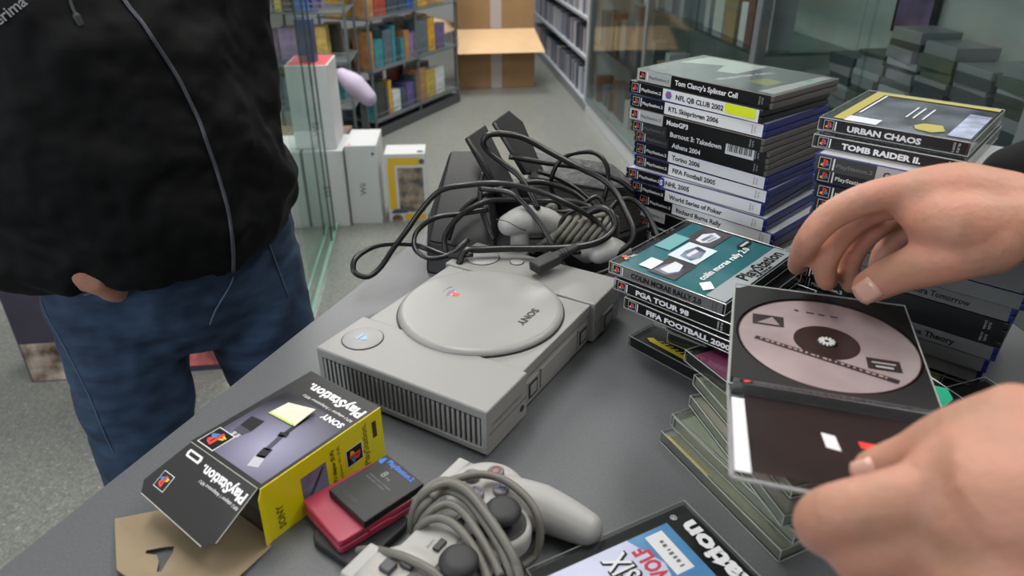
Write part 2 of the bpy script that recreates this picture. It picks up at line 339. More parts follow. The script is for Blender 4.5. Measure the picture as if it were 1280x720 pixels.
# ------------------------------------------------------------------ white boxed consoles and yellow box on the floor, middle left
WB = mat('white_carton', (196, 197, 198), .5, coat=.2); WB2 = mat('white_carton_dim', (172, 173, 174), .5)
def carton(nm, lab, px, py, wd, dp, ht, z=FL, cat='box', m=WB, yaw=None, grp=None):
    q = on(px, py, FL) if z == FL else px
    t = thing(nm, lab, cat, q, R(4) if yaw is None else yaw, grp); MB().box(0, wd, 0, dp, 0, ht).build('carton', m, t, bevel=2); return t
gr = 'white product boxes on the floor'
specs = [(345, 286, 165, 'white box standing leftmost in the row behind the glass panes'), (391, 284, 185, 'white box standing beneath the taller stacked white box'), (441, 280, 150, 'white box with a red dot standing beside the yellow box')]
for i, (px, py, wd, lab) in enumerate(specs):
    t = carton('white_box', lab, px, py, wd, 280, [385, 385, 400][i], grp=gr)
    text(t, 'side_lettering', 'Wii', 42, GREYP, (wd*.56, -.4, 150), (0,0,1), (-1,0,0), bold=.02)
    if i == 2:
        MB().lathe([(7, -.8), (7, .2)], n=12).add([], []).build('red_dot', RED, t).location = (.022, .02, .4015)
        MB().box(wd-26, wd-14, -1, -.2, 352, 364).build('black_mark', BLACK, t)
q = on(391, 284, FL) + Vector((-35, 30, 386))
t = carton('white_box', 'tall white box stacked on top of the white row, blue box on it', q, 0, 190, 250, 385, z=0, grp=gr)
text(t, 'side_lettering', 'Wii', 46, GREYP, (120, -.4, 60), (0,0,1), (-1,0,0), bold=.02)
MB().box(8, 182, 8, 242, 385.4, 387).build('red_lid_print', mat('lid_red', (190, 80, 84), .5), t)
o = MB().box(0, 75, 0, 60, 0, 185).build('blue_box', mat('blue_box', (44, 62, 104), .4, var=.5, vscale=14), None, bevel=2); o.location = ((q.x+50)/1000, (q.y+70)/1000, T+(q.z+387.5)/1000); tag(o, 'dark blue box standing on the tall white box', 'box')
# yellow and white window box
t = carton('yellow_window_box', 'white and yellow toy box with a clear front window on the floor', 487, 277, 196, 150, 350, cat='box')
yb = mat('box_yellow', (214, 172, 40), .45)
patch(t, 'yellow_band', yb, rect(14, 168, 292, 330), (0,-.5,0), (1,0,0), (0,0,1)); patch(t, 'yellow_band', yb, rect(10, 46, 66, 292), (0,-.5,0), (1,0,0), (0,0,1)); patch(t, 'yellow_band', yb, rect(80, 186, 8, 40), (0,-.5,0), (1,0,0), (0,0,1))
patch(t, 'window_print', mat('window_print', (112, 112, 108), .3, var=.6, vscale=22, c2=(170, 150, 130)), rect(58, 182, 50, 280), (0,-.6,0), (1,0,0), (0,0,1))
patch(t, 'picture_print', mat('car_print', (80, 88, 110), .4, var=.5, vscale=30), [(14,52),(30,66),(70,68),(100,58),(96,46),(20,42)], (0,-.9,0), (1,0,0), (0,0,1))
patch(t, 'picture_print', mat('head_print', (110, 84, 54), .4, var=.5, vscale=30), [(18,4),(16,24),(32,36),(56,36),(70,22),(66,4)], (0,-.9,0), (1,0,0), (0,0,1))
MB().lathe([(17, 0), (17, .6)], c=(172, 30), n=16).build('round_print', mat('round_print', (80, 82, 84), .5), t).location = (0, 0, .351)
patch(t, 'round_print', mat('round_print', (80, 82, 84), .5), [(178+14*math.cos(a*.5), 310+14*math.sin(a*.5)) for a in range(12)], (0,-.9,0), (1,0,0), (0,0,1))

# ------------------------------------------------------------------ glass panes standing on the floor behind the customer
gt = thing('glass_cabinet', 'low glass cabinet with bright glass rails beside the white boxes', 'glass cabinet', (-760, 2330, FL), R(96))
GE = mat('glass_edge', (150, 186, 174), .15, coat=.6); GD = mat('glass_edge_dark', (52, 72, 66), .2)
MB().box(0, 925, 0, 14, 0, 26).build('bottom_rail', GE, gt); MB().box(0, 925, 44, 54, 0, 22).build('bottom_rail', GE, gt)
MB().box(4, 820, 3, 8, 26.2, 1700).build('glass_pane', CLRL, gt); MB().box(300, 920, 46, 51, 22.2, 1700).build('glass_pane', CLRL, gt)
for x, y in ((700, 2), (820, 2), (770, 45)): MB().box(x, x+7, y, y+7, 27, 1700).build('pane_edge', GD, gt)

# ------------------------------------------------------------------ wire gondola with goods, left background
WIRE = mat('wire_grey', (112, 120, 118), .4, metal=.5)
g0 = Vector((-905, 4760, FL)); gdir = Vector((460, 980, 0)).normalized(); gy = math.atan2(gdir.y, gdir.x)
def rack(nm, lab, o0, yaw, L, levels, depth=420):
    t = thing(nm, lab, 'rack', o0, yaw)
    MB().box(0, L, 0, depth, 0, 60).build('foot', mat('rack_foot', (70, 74, 76), .5), t, bevel=3)
    for x in (8, L/2, L-8):
        MB().tube([(x, 20, 60), (x, 20, 1500)], 9, 8).build('upright', WIRE, t)
        MB().tube([(x, depth-20, 60), (x, depth-20, 1700)], 9, 8).build('upright', WIRE, t)
    for z in levels:
        MB().box(0, L, 0, depth, z-8, z).build('tray', mat('tray_grey', (96, 102, 104), .5), t)
        mb = MB()
        for zz in (z+20, z+50): mb.tube([(0, -4, zz), (L, -4, zz)], 3, 6)
        mb.build('front_wire', WIRE, t)
    return t
random.seed(21)
gcols = [(92,108,120),(60,78,92),(170,170,170),(190,164,84),(60,136,146),(160,70,56),(96,86,140),(206,210,212),(56,58,56),(176,128,84),(50,92,170),(206,160,50),(140,120,160)]
GN = ['slate', 'blue-grey', 'pale grey', 'mustard', 'teal', 'brick red', 'violet-grey', 'white', 'black', 'tan', 'bright blue', 'ochre', 'lilac']
def fill(o0, yaw, L, levels, depth, lab, grp, rows=2, hmax=265):
    ux = Vector((math.cos(yaw), math.sin(yaw), 0)); uy = Vector((-math.sin(yaw), math.cos(yaw), 0))
    for z in levels:
        for r in range(rows):
            x = 30
            while x < L-165:
                a = random.choice((24, 40, 60, 95, 130, 130)); h = random.uniform(140, hmax); d = random.uniform(60, 130)
                ci = random.randrange(len(gcols)); if_top = levels.index(z)
                o = MB().box(0, a, 0, d, 0, h).build('package', mat('pack_%d' % ci, gcols[ci], .42, coat=.3, var=.25, vscale=25), None, bevel=1)
                q = o0 + ux*x + uy*(48+r*185) ; o.location = (q.x/1000, q.y/1000, T+(o0.z+z+.6)/1000)
                o.rotation_euler = (0, 0, yaw+random.uniform(-.015, .015)); tag(o, '%s %s package, %s row, %s shelf, %s' % (('slim', 'narrow', 'broad', 'wide')[min(3, int(a//38))], GN[ci], ('front', 'back')[r], ('lowest', 'middle', 'upper')[if_top], lab), 'package', grp); x += a+random.uniform(6, 14)
rack('wire_rack', 'grey wire display rack crowded with packages beside the cardboard box', g0, gy, 1150, (110, 440, 760, 1100))
fill(g0, gy, 1150, (111, 441, 761), 420, 'wire rack by cardboard box', 'packages on the farther wire rack')
g1 = Vector((-1800, 4200, FL))
rack('wire_rack', 'grey wire display rack behind the stacked white boxes', g1, R(4), 860, (330, 600, 870, 1150))
fill(g1, R(4), 860, (331, 601, 871), 420, 'rack behind white boxes', 'packages on the nearer wire rack', 2, 200)
for dx, c_, lab in ((620, (58, 128, 140), 'teal flat box lying low behind the white boxes'), (300, (52, 110, 120), 'dark teal box lying low behind the glass panes')):
    o = MB().box(0, 300, 0, 200, 0, 130).build('flat_box', mat('teal_%d' % dx, c_, .45, var=.2, vscale=12), None, bevel=2); q = g1+Vector((dx-60, -260, 0)); o.location = (q.x/1000, q.y/1000, T+(FL+.5)/1000); tag(o, lab, 'box')
    t2 = MB().box(0, 300, 0, 200, 0, 130).build('flat_box', mat('tan_box', (120, 104, 84), .6), None, bevel=2); t2.location = (q.x/1000, (q.y+2)/1000, T+(FL+131)/1000); tag(t2, 'brown flat box lying on the %s' % lab.split(' lying')[0], 'box')
mb = MB(); mb.cap_tube([(0,0,0), (60,-20,-44), (130,-30,-112)], [46, 74, 58], 16, .8)
o = mb.build('padded_bag', mat('lilac_cloth', (176, 164, 186), .6), None, True); o.location = (-.93, 4.0, T-.42); tag(o, 'pale lilac padded bag leaning above the white boxes', 'bag')
o = MB().box(0, 36, 0, 36, 0, 470).build('bag_stand', mat('rack_foot', (70, 74, 76), .5), None); o.location = (-.85, 3.99, T-1.0); tag(o, 'dark stand holding up the pale lilac bag', 'stand')
# printed display box behind the customer's legs
p0 = on(40, 478, FL); p1 = on(292, 461, FL); L = (p1-p0).length; a = math.atan2(p1.y-p0.y, p1.x-p0.x)
t = thing('display_carton', 'dark purple printed carton standing on the floor behind the customer', 'carton', p0, a)
MB().box(0, L, 0, 260, 0, 560).build('carton', mat('purple_print', (52, 46, 62), .5, var=.2, vscale=6), t, bevel=3)
patch(t, 'picture_print', mat('brown_print', (130, 96, 70), .5, var=.75, vscale=14, c2=(196, 180, 164)), rect(6, 170, 4, 150), (0,-.8,0), (1,0,0), (0,0,1))
patch(t, 'picture_print', mat('rose_print', (170, 90, 90), .5, var=.6, vscale=16), rect(L-200, L-10, 24, 90), (0,-.8,0), (1,0,0), (0,0,1))

# ------------------------------------------------------------------ grey games console
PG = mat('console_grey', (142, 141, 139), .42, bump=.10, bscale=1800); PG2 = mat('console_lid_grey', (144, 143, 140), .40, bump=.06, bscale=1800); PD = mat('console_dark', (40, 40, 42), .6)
PSH = mat('console_shade_grey', (140, 139, 137), .5); BTN = mat('button_grey', (150, 149, 149), .45)
ps = thing('game_console', 'grey games console with a round disc lid lying on the counter', 'game console', (-20, 456, 0), R(59.1))
m = MB()
def recess_block(m, x0, x1, y0, y1, z0, z1, ya, yb, za, zb, d):   # box whose -x face has a recess ya..yb, za..zb, depth d
    v = [(x0,y0,z0),(x1,y0,z0),(x1,y1,z0),(x0,y1,z0),(x0,y0,z1),(x1,y0,z1),(x1,y1,z1),(x0,y1,z1),
         (x0,ya,za),(x0,yb,za),(x0,yb,zb),(x0,ya,zb),(x0+d,ya,za),(x0+d,yb,za),(x0+d,yb,zb),(x0+d,ya,zb)]
    f = [(0,3,2,1),(4,5,6,7),(0,1,5,4),(1,2,6,5),(2,3,7,6),(0,8,9,3),(3,9,10,7),(7,10,11,4),(4,11,8,0),(8,12,13,9),(9,13,14,10),(10,14,15,11),(11,15,12,8),(12,15,14,13)]
    m.add(v, f)
recess_block(m, 0, 65.6, 0, 188, 4, 50, 7, 181, 11, 40, 6)
m.build('left_body_block', PG, ps, bevel=1.8, seg=3)
MB().box(204.4, 270, 0, 188, 4, 50).build('right_body_block', PG, ps, bevel=1.8, seg=3)
# middle block with a lip and a slot along its rear
mb = MB().box(65.7, 204.3, 6, 182, 4, 33); mb.build('middle_lower_body', PSH, ps, bevel=1)
MB().box(65.9, 204.1, 9, 180, 33, 36).build('slot_gap', PD, ps)
MB().box(65.7, 204.3, 5, 182, 36, 48.3).build('middle_upper_body', PG, ps, bevel=1.4)
MB().box(8, 262, 8, 180, 0, 4).build('base_foot', PD, ps)
n = 34
for i in range(n):
    y = 9.2 + i*(169.6/(n-1))
    cached('slat', lambda: MB().add([(.4,-1.3,11.2),(.4,1.3,11.2),(.4,1.3,39.8),(.4,-1.3,39.8),(5.8,-1.3,11.2),(5.8,1.3,11.2),(5.8,1.3,39.8),(5.8,-1.3,39.8)],
        [(0,1,2,3),(7,6,5,4),(0,4,5,1),(1,5,6,2),(2,6,7,3),(3,7,4,0)]).build('vent_slat', PG, ps), 'vent_slat', ps).location = (0, y/1000, 0)
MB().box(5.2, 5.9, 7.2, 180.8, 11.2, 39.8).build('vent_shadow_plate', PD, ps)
# disc lid
MB().lathe([(84.5, 48.31), (84.5, 48.5)], c=(135, 94), n=72).build('lid_seam', PD, ps)
lid = MB().lathe([(82.5, 48.4), (83, 50), (82.2, 52.4), (79.5, 54.3), (76, 54.9), (50, 55.3), (.1, 55.5)], c=(135, 94), n=72).build('disc_lid', PG2, ps, True)
lid.modifiers.new('w', 'WEIGHTED_NORMAL')
X_, Y_ = (-1, 0, 0), (0, -1, 0)
INK = mat('lettering_ink', (44, 42, 48), .5)
text(lid, 'brand_lettering', 'SONY', 11, INK, (157, 46, 55.6), X_, Y_, width=34, bold=.03)
# coloured emblem and word on the lid
def lidlogo(o, s):
    o = Vector(o)
    def q(pts, m, k): patch(lid, 'emblem_mark', m, pts, o+Vector((0,0,.06*k)), Vector(X_)*s, Vector(Y_)*s)
    q([(.02,.26),(.16,.36),(.40,.44),(.40,.34),(.22,.27),(.40,.24),(.40,.14),(.14,.14)], BLU, 1)
    q([(.56,.14),(.78,.18),(1.0,.28),(.98,.38),(.80,.42),(.56,.36),(.56,.27),(.74,.31),(.56,.24)], BLU, 1)
    q([(.56,.36),(.80,.42),(.70,.48),(.56,.44)], YEL, 2)
    q([(.16,.36),(.40,.44),(.40,.52),(.22,.46)], YEL, 2)
    q([(.38,.92),(.38,.10),(.52,.04),(.52,.78),(.58,.78),(.58,.52),(.68,.52),(.80,.62),(.80,.76),(.68,.88)], RED, 3)
lidlogo((150, 140, 55.35), 17)
text(lid, 'word_lettering', 'PlayStation', 5, INK, (153, 144, 55.3), X_, Y_, width=21, bold=.02)
# buttons
def ring(c, r, z, m, nm, h=1.2, g=1.0):
    MB().lathe([(r+g, z+.02), (r+g, z+.08)], c=c, n=40).build(nm+'_seam', PD, ps)
    return MB().lathe([(r, z), (r, z+h*.7), (r-.8, z+h), (.1, z+h*.9)], c=c, n=40).build(nm, m, ps, True)
b = ring((33, 160), 19, 50, BTN, 'open_button')
IC = mat('icon_blue', (120, 170, 215), .4)
patch(b, 'open_icon', IC, [(-5,-1),(5,-1),(0,-7)], (33,161,51.4)); patch(b, 'open_icon', IC, rect(-5, 5, 1.5, 4), (33,161,51.4))
b = ring((237, 158), 19, 50, BTN, 'power_button'); ring((247, 118), 7.5, 50, BTN, 'reset_button', 1.6, .8)
b = MB().lathe([(7.6, 50.1), (7.6, 51.6), (6.6, 52), (.1, 51.8)], c=(247, 118), n=24)
# rear face details: sockets, frames, seam
def socket(x0, x1, z0, z1, y, nm):
    MB().box(x0-3, x1+3, y-1.4, y+.5, z0-3, z1+3).build(nm+'_frame', PG, ps, bevel=.6)
    MB().box(x0, x1, y-1.9, y-1.3, z0, z1).build(nm, PD, ps)
    MB().box(x0+2.5, x1-2.5, y-2.3, y-1.85, z0+2.5, z1-2.5).build(nm+'_insert', PSH, ps)
socket(76, 92, 12, 28, 6, 'rear_socket'); socket(180, 196, 12, 28, 6, 'rear_socket'); socket(228, 248, 9, 25, 0, 'mains_socket')
MB().box(100, 174, 4.6, 6.2, 10, 31).build('port_cover', PG, ps, bevel=.5)
for x0, x1 in ((2, 64), (206, 268)): MB().box(x0, x1, -.12, .2, 24.4, 25).build('body_seam', PD, ps)
MB().lathe([(3.2, 0), (3.2, .1)], n=16).build('av_jack', PD, ps).matrix_local = Matrix.Translation((.056, -.0003, .017)) @ Matrix.Rotation(R(90), 4, 'X')
bars(ps, 'rear_lettering', mat('faint_ink', (120, 119, 117), .5), (8, -.2, 31), (1,0,0), (0,0,1), 46, 3, 24)

# ------------------------------------------------------------------ open adapter box
rb = thing('adapter_box', 'open black and yellow cardboard box of a console cable adapter', 'box', (-175.5, 369.7, 0), R(53.3))
L, W, H = 115.1, 85.8, 50.6
BB = mat('box_black', (13, 13, 15), .5, coat=.05, bump=.2, bscale=60); BYE = mat('box_bright_yellow', (222, 208, 10), .4, coat=.2, bump=.3, bscale=60); BBR = mat('box_inside', (96, 84, 68), .8); BRN = mat('box_board', (146, 129, 103), .75, var=.05, vscale=40)
SCUFF = mat('scuffed_edge', (190, 188, 180), .7)
t_ = .8
MB().box(0, L, t_, W-t_, H-t_, H).build('top_panel', BB, rb); MB().box(0, L, t_, W-t_, 0, t_).build('bottom_panel', BBR, rb)
MB().box(0, L, 0, t_, 0, H).build('yellow_side', BYE, rb); MB().box(0, L, W-t_, W, 0, H).build('black_side', BB, rb); MB().box(L-t_, L, t_, W-t_, t_, H-t_).build('end_panel', BB, rb)
MB().box(0.5, 3.2, t_+.1, W-t_-.1, t_, H-t_-.2).add([], []).build('inner_flap', mat('box_dark_inside', (54, 50, 44), .8), rb).location = (.012, 0, 0)
MB().add([(0,0,0),(0,0,H-.6),(-5,-3.5,H-4),(-6.5,-4,4),(0,-.6,0),(0,-.6,H-.6),(-5,-4.1,H-4),(-6.5,-4.6,4)], [(0,1,2,3),(7,6,5,4),(0,4,5,1),(1,5,6,2),(2,6,7,3),(3,7,4,0)]).build('yellow_flap', BYE, rb)
# top print
gr_ = bpy.data.materials.new('violet_fade_print'); gr_.use_nodes = True; nt = gr_.node_tree; b = nt.nodes['Principled BSDF']; tc = nt.nodes.new('ShaderNodeTexCoord'); mp = nt.nodes.new('ShaderNodeMapping')
mp.inputs['Location'].default_value = (-.030, -.034, -.0507); mp.inputs['Scale'].default_value = (1, 1, 1); sc = nt.nodes.new('ShaderNodeVectorMath'); sc.operation = 'SCALE'; sc.inputs['Scale'].default_value = 17
g = nt.nodes.new('ShaderNodeTexGradient'); g.gradient_type = 'SPHERICAL'; r = nt.nodes.new('ShaderNodeValToRGB')
for a_, c_ in zip((tc.outputs['Object'],), (mp.inputs[0],)): nt.links.new(a_, c_)
nt.links.new(mp.outputs[0], sc.inputs[0]); nt.links.new(sc.outputs[0], g.inputs[0]); nt.links.new(g.outputs[0], r.inputs[0]); nt.links.new(r.outputs[0], b.inputs[0])
r.color_ramp.elements[0].color = lin((22, 22, 34)); r.color_ramp.elements[1].color = lin((158, 156, 184)); r.color_ramp.elements[1].position = .95; b.inputs['Roughness'].default_value = .35; b.inputs['Coat Weight'].default_value = .5
RX, RY = (0, -1, 0), (-1, 0, 0)            # lettering on the box reads away from the yellow side... towards local -y
top = H+.08
def tp(a, b): return (a, b, top)
patch(rb, 'picture_print', gr_, [(4, 4), (84, 4), (84, W-6), (4, W-6)], (0,0,top))
text(rb, 'brand_lettering', 'PlayStation.', 14, WHITE, (104, 4, top+.1), (0,1,0), (-1,0,0), width=66, bold=.035)
text(rb, 'small_lettering', 'RFU adapter / Adaptateur RFU', 4, WHITE, (90, 5, top+.1), (0,1,0), (-1,0,0), width=58)
text(rb, 'maker_lettering', 'SONY', 8, WHITE, (83, 6, top+.1), (0,1,0), (-1,0,0), width=24, bold=.04)
emblem(rb, (23, 62, top+.1), (0,1,0), (-1,0,0), 20)
IRON = mat('picture_grey', (70, 72, 84), .4); PLG = mat('picture_black', (20, 20, 26), .4); SIL = mat('picture_silver', (190, 192, 200), .35)
patch(rb, 'picture_adapter', PLG, [(34,58),(34,72),(46,74),(48,60)], (0,0,top+.15)); patch(rb, 'picture_adapter', IRON, [(27,60),(27,71),(34,72),(34,58)], (0,0,top+.15)); 
for a in (61, 66): patch(rb, 'picture_pin', SIL, rect(23, 27, a, a+2.4), (0,0,top+.15))
def strip(p, q, wd, m, nm): 
    p, q = Vector(p+(0,)), Vector(q+(0,)); d = (q-p).normalized(); s = Vector((-d.y, d.x, 0))*wd/2
    patch(rb, nm, m, [(p+s)[:2], (q+s)[:2], (q-s)[:2], (p-s)[:2]], (0,0,top+.2))
strip((22, 29), (11, 24), 9, SIL, 'picture_plug'); strip((30, 31), (20, 28), 8, PLG, 'picture_plug'); strip((28, 31), (46, 35), 4.5, IRON, 'picture_cord'); strip((44, 34), (49, 36), 8, PLG, 'picture_plug'); strip((49, 35), (78, 38), 4, PLG, 'picture_cord')
nt_ = MB().add([(58,36,top+.4),(56,66,top+.4),(74,64,top+.4),(78,34,top+5),(58,36,top+.9),(56,66,top+.9),(74,64,top+.9),(78,34,top+5.5)], [(0,1,2,3),(7,6,5,4),(0,4,5,1),(1,5,6,2),(2,6,7,3),(3,7,4,0)]).build('price_note', mat('note_paper', (226, 216, 196), .7), None)
nt_.parent = rb; patch(nt_, 'green_edge', mat('note_green', (180, 214, 90), .6), [(57,38),(56,65),(59,65),(60,38)], (0,0,top+1.2))
# yellow side print (plane y = 0)
def ys(nm, m, pts): return patch(rb, nm, m, pts, (0,-.15,0), (1,0,0), (0,0,1))
YK = mat('ink_on_yellow', (60, 58, 20), .5)
text(rb, 'side_lettering', 'PlayStation.', 8, mat('ink_olive', (120, 112, 16), .5), (98, -.2, 4), (0,0,1), (-1,0,0), width=42, bold=.02)
text(rb, 'side_lettering', 'SONY', 8, mat('ink_olive', (120, 112, 16), .5), (14, -.2, 5), (0,0,1), (-1,0,0), width=22, bold=.04)
text(rb, 'side_lettering', 'RFU adapter (EUR)', 5, YK, (64, -.2, 8), (0,0,1), (-1,0,0), width=34, bold=.03)
text(rb, 'side_lettering', 'Adaptateur RFU (EUR)', 4, YK, (70, -.2, 8), (0,0,1), (-1,0,0), width=34)
ys('side_picture', mat('side_picture', (120, 122, 146), .4, var=.4, vscale=40), rect(32, 56, 8, 36)); ys('side_cord', YK, [(36,14),(38,12),(54,32),(52,34)])
emblem(rb, (75, -.15, 32), (0,0,-1), (1,0,0), 17)
ys('size_badge', YK, rect(104, 108.5, 26, 42)); 
# black flap with the corner cut, hinged along the top, and the brown tuck flap on the counter
fq = [(0, 3), (0, W-1), (40, W+13), (48, W+6), (50, 12), (43, 3)]
fp = [(-a*.87, b, H-.3-a*.49) for a, b in fq]
fn = Vector((.49, 0, -.87)).normalized()*.8
MB().add([Vector(p) for p in fp]+[Vector(p)+fn for p in fp], [(0,1,2,3,4,5),(11,10,9,8,7,6)]+[(i,(i+1)%6,6+(i+1)%6,6+i) for i in range(6)]).build('lid_flap', BB, rb)
fo = Vector((0, 0, H-.25)); fx = Vector((-.87, 0, -.49)).normalized(); fz = Vector((-.49, 0, .87))
def fpt(a, b, k=.2): return Vector((0, b, H-.3)) + fx*a + fz*k
text(rb, 'flap_lettering', 'PlayStation.', 11, WHITE, fpt(7, 6), (0,1,0), fx, width=52, bold=.035)
text(rb, 'flap_lettering', 'RFU adapter / Adaptateur RFU', 3.6, WHITE, fpt(17, 6), (0,1,0), fx, width=46)
emblem(rb, fpt(26, 74, .3), (0,1,0), fx, 13)
patch(rb, 'white_badge', WHITE, [(0,0),(0,16),(3,17),(6,16),(6,0),(3,-1)], fpt(4, 64, .3), fx, (0,1,0)); patch(rb, 'badge_word', BLACK, rect(1.6, 4.4, 2, 14), fpt(4, 64, .45), fx, (0,1,0))
for q0, q1 in ((fp[0], fp[1]), (fp[0], fp[5]), (fp[4], fp[3])): MB().tube([q0, q1], .35, 5).build('scuffed_edge', SCUFF, rb)
tf = [(-58, 112, 1.5), (-26, 88, 1.5), (1, 80, 1.5), (1, 4, 1.5), (-4, -5, 1.5), (-36, -11, 4), (-76, -6, 8), (-82, 60, 6)]
# ring with the hanging hole
hole = [(-60, 62), (-50, 54), (-46, 50), (-50, 45), (-64, 36), (-66, 38), (-60, 46), (-58, 52), (-62, 60)]
hc = [Vector((x, y, 3.6)) for x, y in hole]
bm = bmesh.new()
outer = [bm.verts.new(Vector(p)/1000) for p in tf]; inner = [bm.verts.new(p/1000) for p in hc]
eo = [bm.edges.new((outer[i], outer[(i+1) % len(outer)])) for i in range(len(outer))]; ei = [bm.edges.new((inner[i], inner[(i+1) % len(inner)])) for i in range(len(inner))]
bmesh.ops.triangle_fill(bm, edges=eo+ei, use_beauty=True); me = bpy.data.meshes.new('hanger_flap'); bm.to_mesh(me); bm.free(); me.materials.append(BRN)
o = bpy.data.objects.new('hanger_flap', me); COL.objects.link(o); o.parent = rb; sd = o.modifiers.new('s', 'SOLIDIFY'); sd.thickness = .0008; sd.offset = -1

# ------------------------------------------------------------------ memory cards
MCB = mat('card_black', (13, 15, 15), .5, coat=0, bump=.1, bscale=900); MCD = mat('card_black_dull', (26, 27, 29), .6); PK = mat('case_pink', (176, 58, 84), .35, coat=.25, trans=.2, sub=.3)
def rounded(x0, x1, y0, y1, r, n=5):
    return [(cx+r*math.cos(a), cy+r*math.sin(a)) for cx, cy, s in ((x1-r,y1-r,0),(x0+r,y1-r,90),(x0+r,y0+r,180),(x1-r,y0+r,270)) for a in [R(s+90*k/n) for k in range(n+1)]]
def oriented(pl, pr, z):
    a, b = on(*pl, z), on(*pr, z); return a, math.atan2(b.y-a.y, b.x-a.x), (b-a).length
a, y, l = oriented((446, 712), (512, 652), 8)
t = thing('memory_card_case', 'black rounded memory card case lying at the bottom of the small pile', 'case', (a.x, a.y, 0), y)
MB().prism(rounded(0, l+4, 0, 52, 11), .3, 7.7).build('shell', MCD, t, bevel=1.5, seg=3); text(t, 'raised_lettering', 'SONY', 6, mat('dim_ink', (62, 64, 66), .5), (10, 34, 7.9), (0,-1,0), (1,0,0), width=20)
a, y, l = oriented((425, 688), (511, 636), 13)
t = thing('memory_card_box', 'translucent pink plastic memory card box between the two black ones', 'case', (a.x, a.y, 8), y)
MB().prism(rounded(0, 64, 0, 56, 4), 0, 5.6).build('tray', PK, t, bevel=1, seg=3); MB().prism(rounded(.5, 63.5, .5, 55.5, 4), 5.9, 11.4).build('lid', PK, t, bevel=1.4, seg=3)
MB().box(24, 42, -1.2, .4, 3, 8).build('latch', PK, t, bevel=.5)
a, y, l = oriented((455, 652), (527, 605), 27)
t = thing('memory_card', 'black 8MB memory card with blue lettering on top of the pink box', 'memory card', (a.x, a.y, 19.5), y)
MB().box(0, 54, 0, 46, 0, 6.6).build('shell', MCB, t, bevel=1.1, seg=3)
CB = mat('card_blue_ink', (40, 110, 205), .4); CG = mat('card_grey_ink', (112, 118, 120), .5)
text(t, 'format_lettering', 'PlayStation.2', 6, CB, (48, 38, 6.8), (0,-1,0), (1,0,0), width=30, bold=.03); patch(t, 'emblem_mark', CB, [(44,40),(50,41),(51,43),(47,45),(44,44)], (0,0,6.8))
text(t, 'size_lettering', '8', 9, CG, (36, 31, 6.8), (0,-1,0), (1,0,0), bold=.03); text(t, 'size_lettering', 'MB', 3.6, CG, (36, 25, 6.8), (0,-1,0), (1,0,0))
for k, wv in ((31, 26), (28, 22)): text(t, 'small_lettering', 'MEMORY CARD', 2, CG, (k, 38, 6.8), (0,-1,0), (1,0,0), width=wv)
text(t, 'maker_lettering', 'SONY', 4.5, mat('dim_ink', (62, 64, 66), .5), (6, 36, 6.8), (0,-1,0), (1,0,0), width=16)

# ------------------------------------------------------------------ game cases
TR = clear('clear_case', (228, 232, 230), .03, .12); RIM = mat('clear_case_edge', (196, 199, 196), .15, coat=.8, trans=.3); SMOKE = mat('case_tray_dark', (24, 24, 26), .55, spec=.3)
SH_BLK = mat('case_black', (20, 20, 23), .32, coat=.2); SH_BLU = mat('case_blue', (24, 36, 118), .3, trans=.2, coat=.2); SH_GRY = mat('case_smoky', (88, 82, 80), .3, coat=.3)
SLEEVE = clear('case_film', (236, 238, 238), .10, .12)
def dvd_shell(shell):
    m = MB().box(0, 190, 0, 135, 0, 6.4).box(.8, 189.2, 1.4, 134, 6.4, 7.8).box(0, 190, 0, 135, 7.8, 14.2)
    return m.build('shell', shell, None, bevel=.7)
cover_pals = [((92,100,102),(150,156,150),(206,214,206)), ((60,66,84),(110,112,140),(196,188,120)), ((40,44,60),(90,96,120),(180,180,190))]
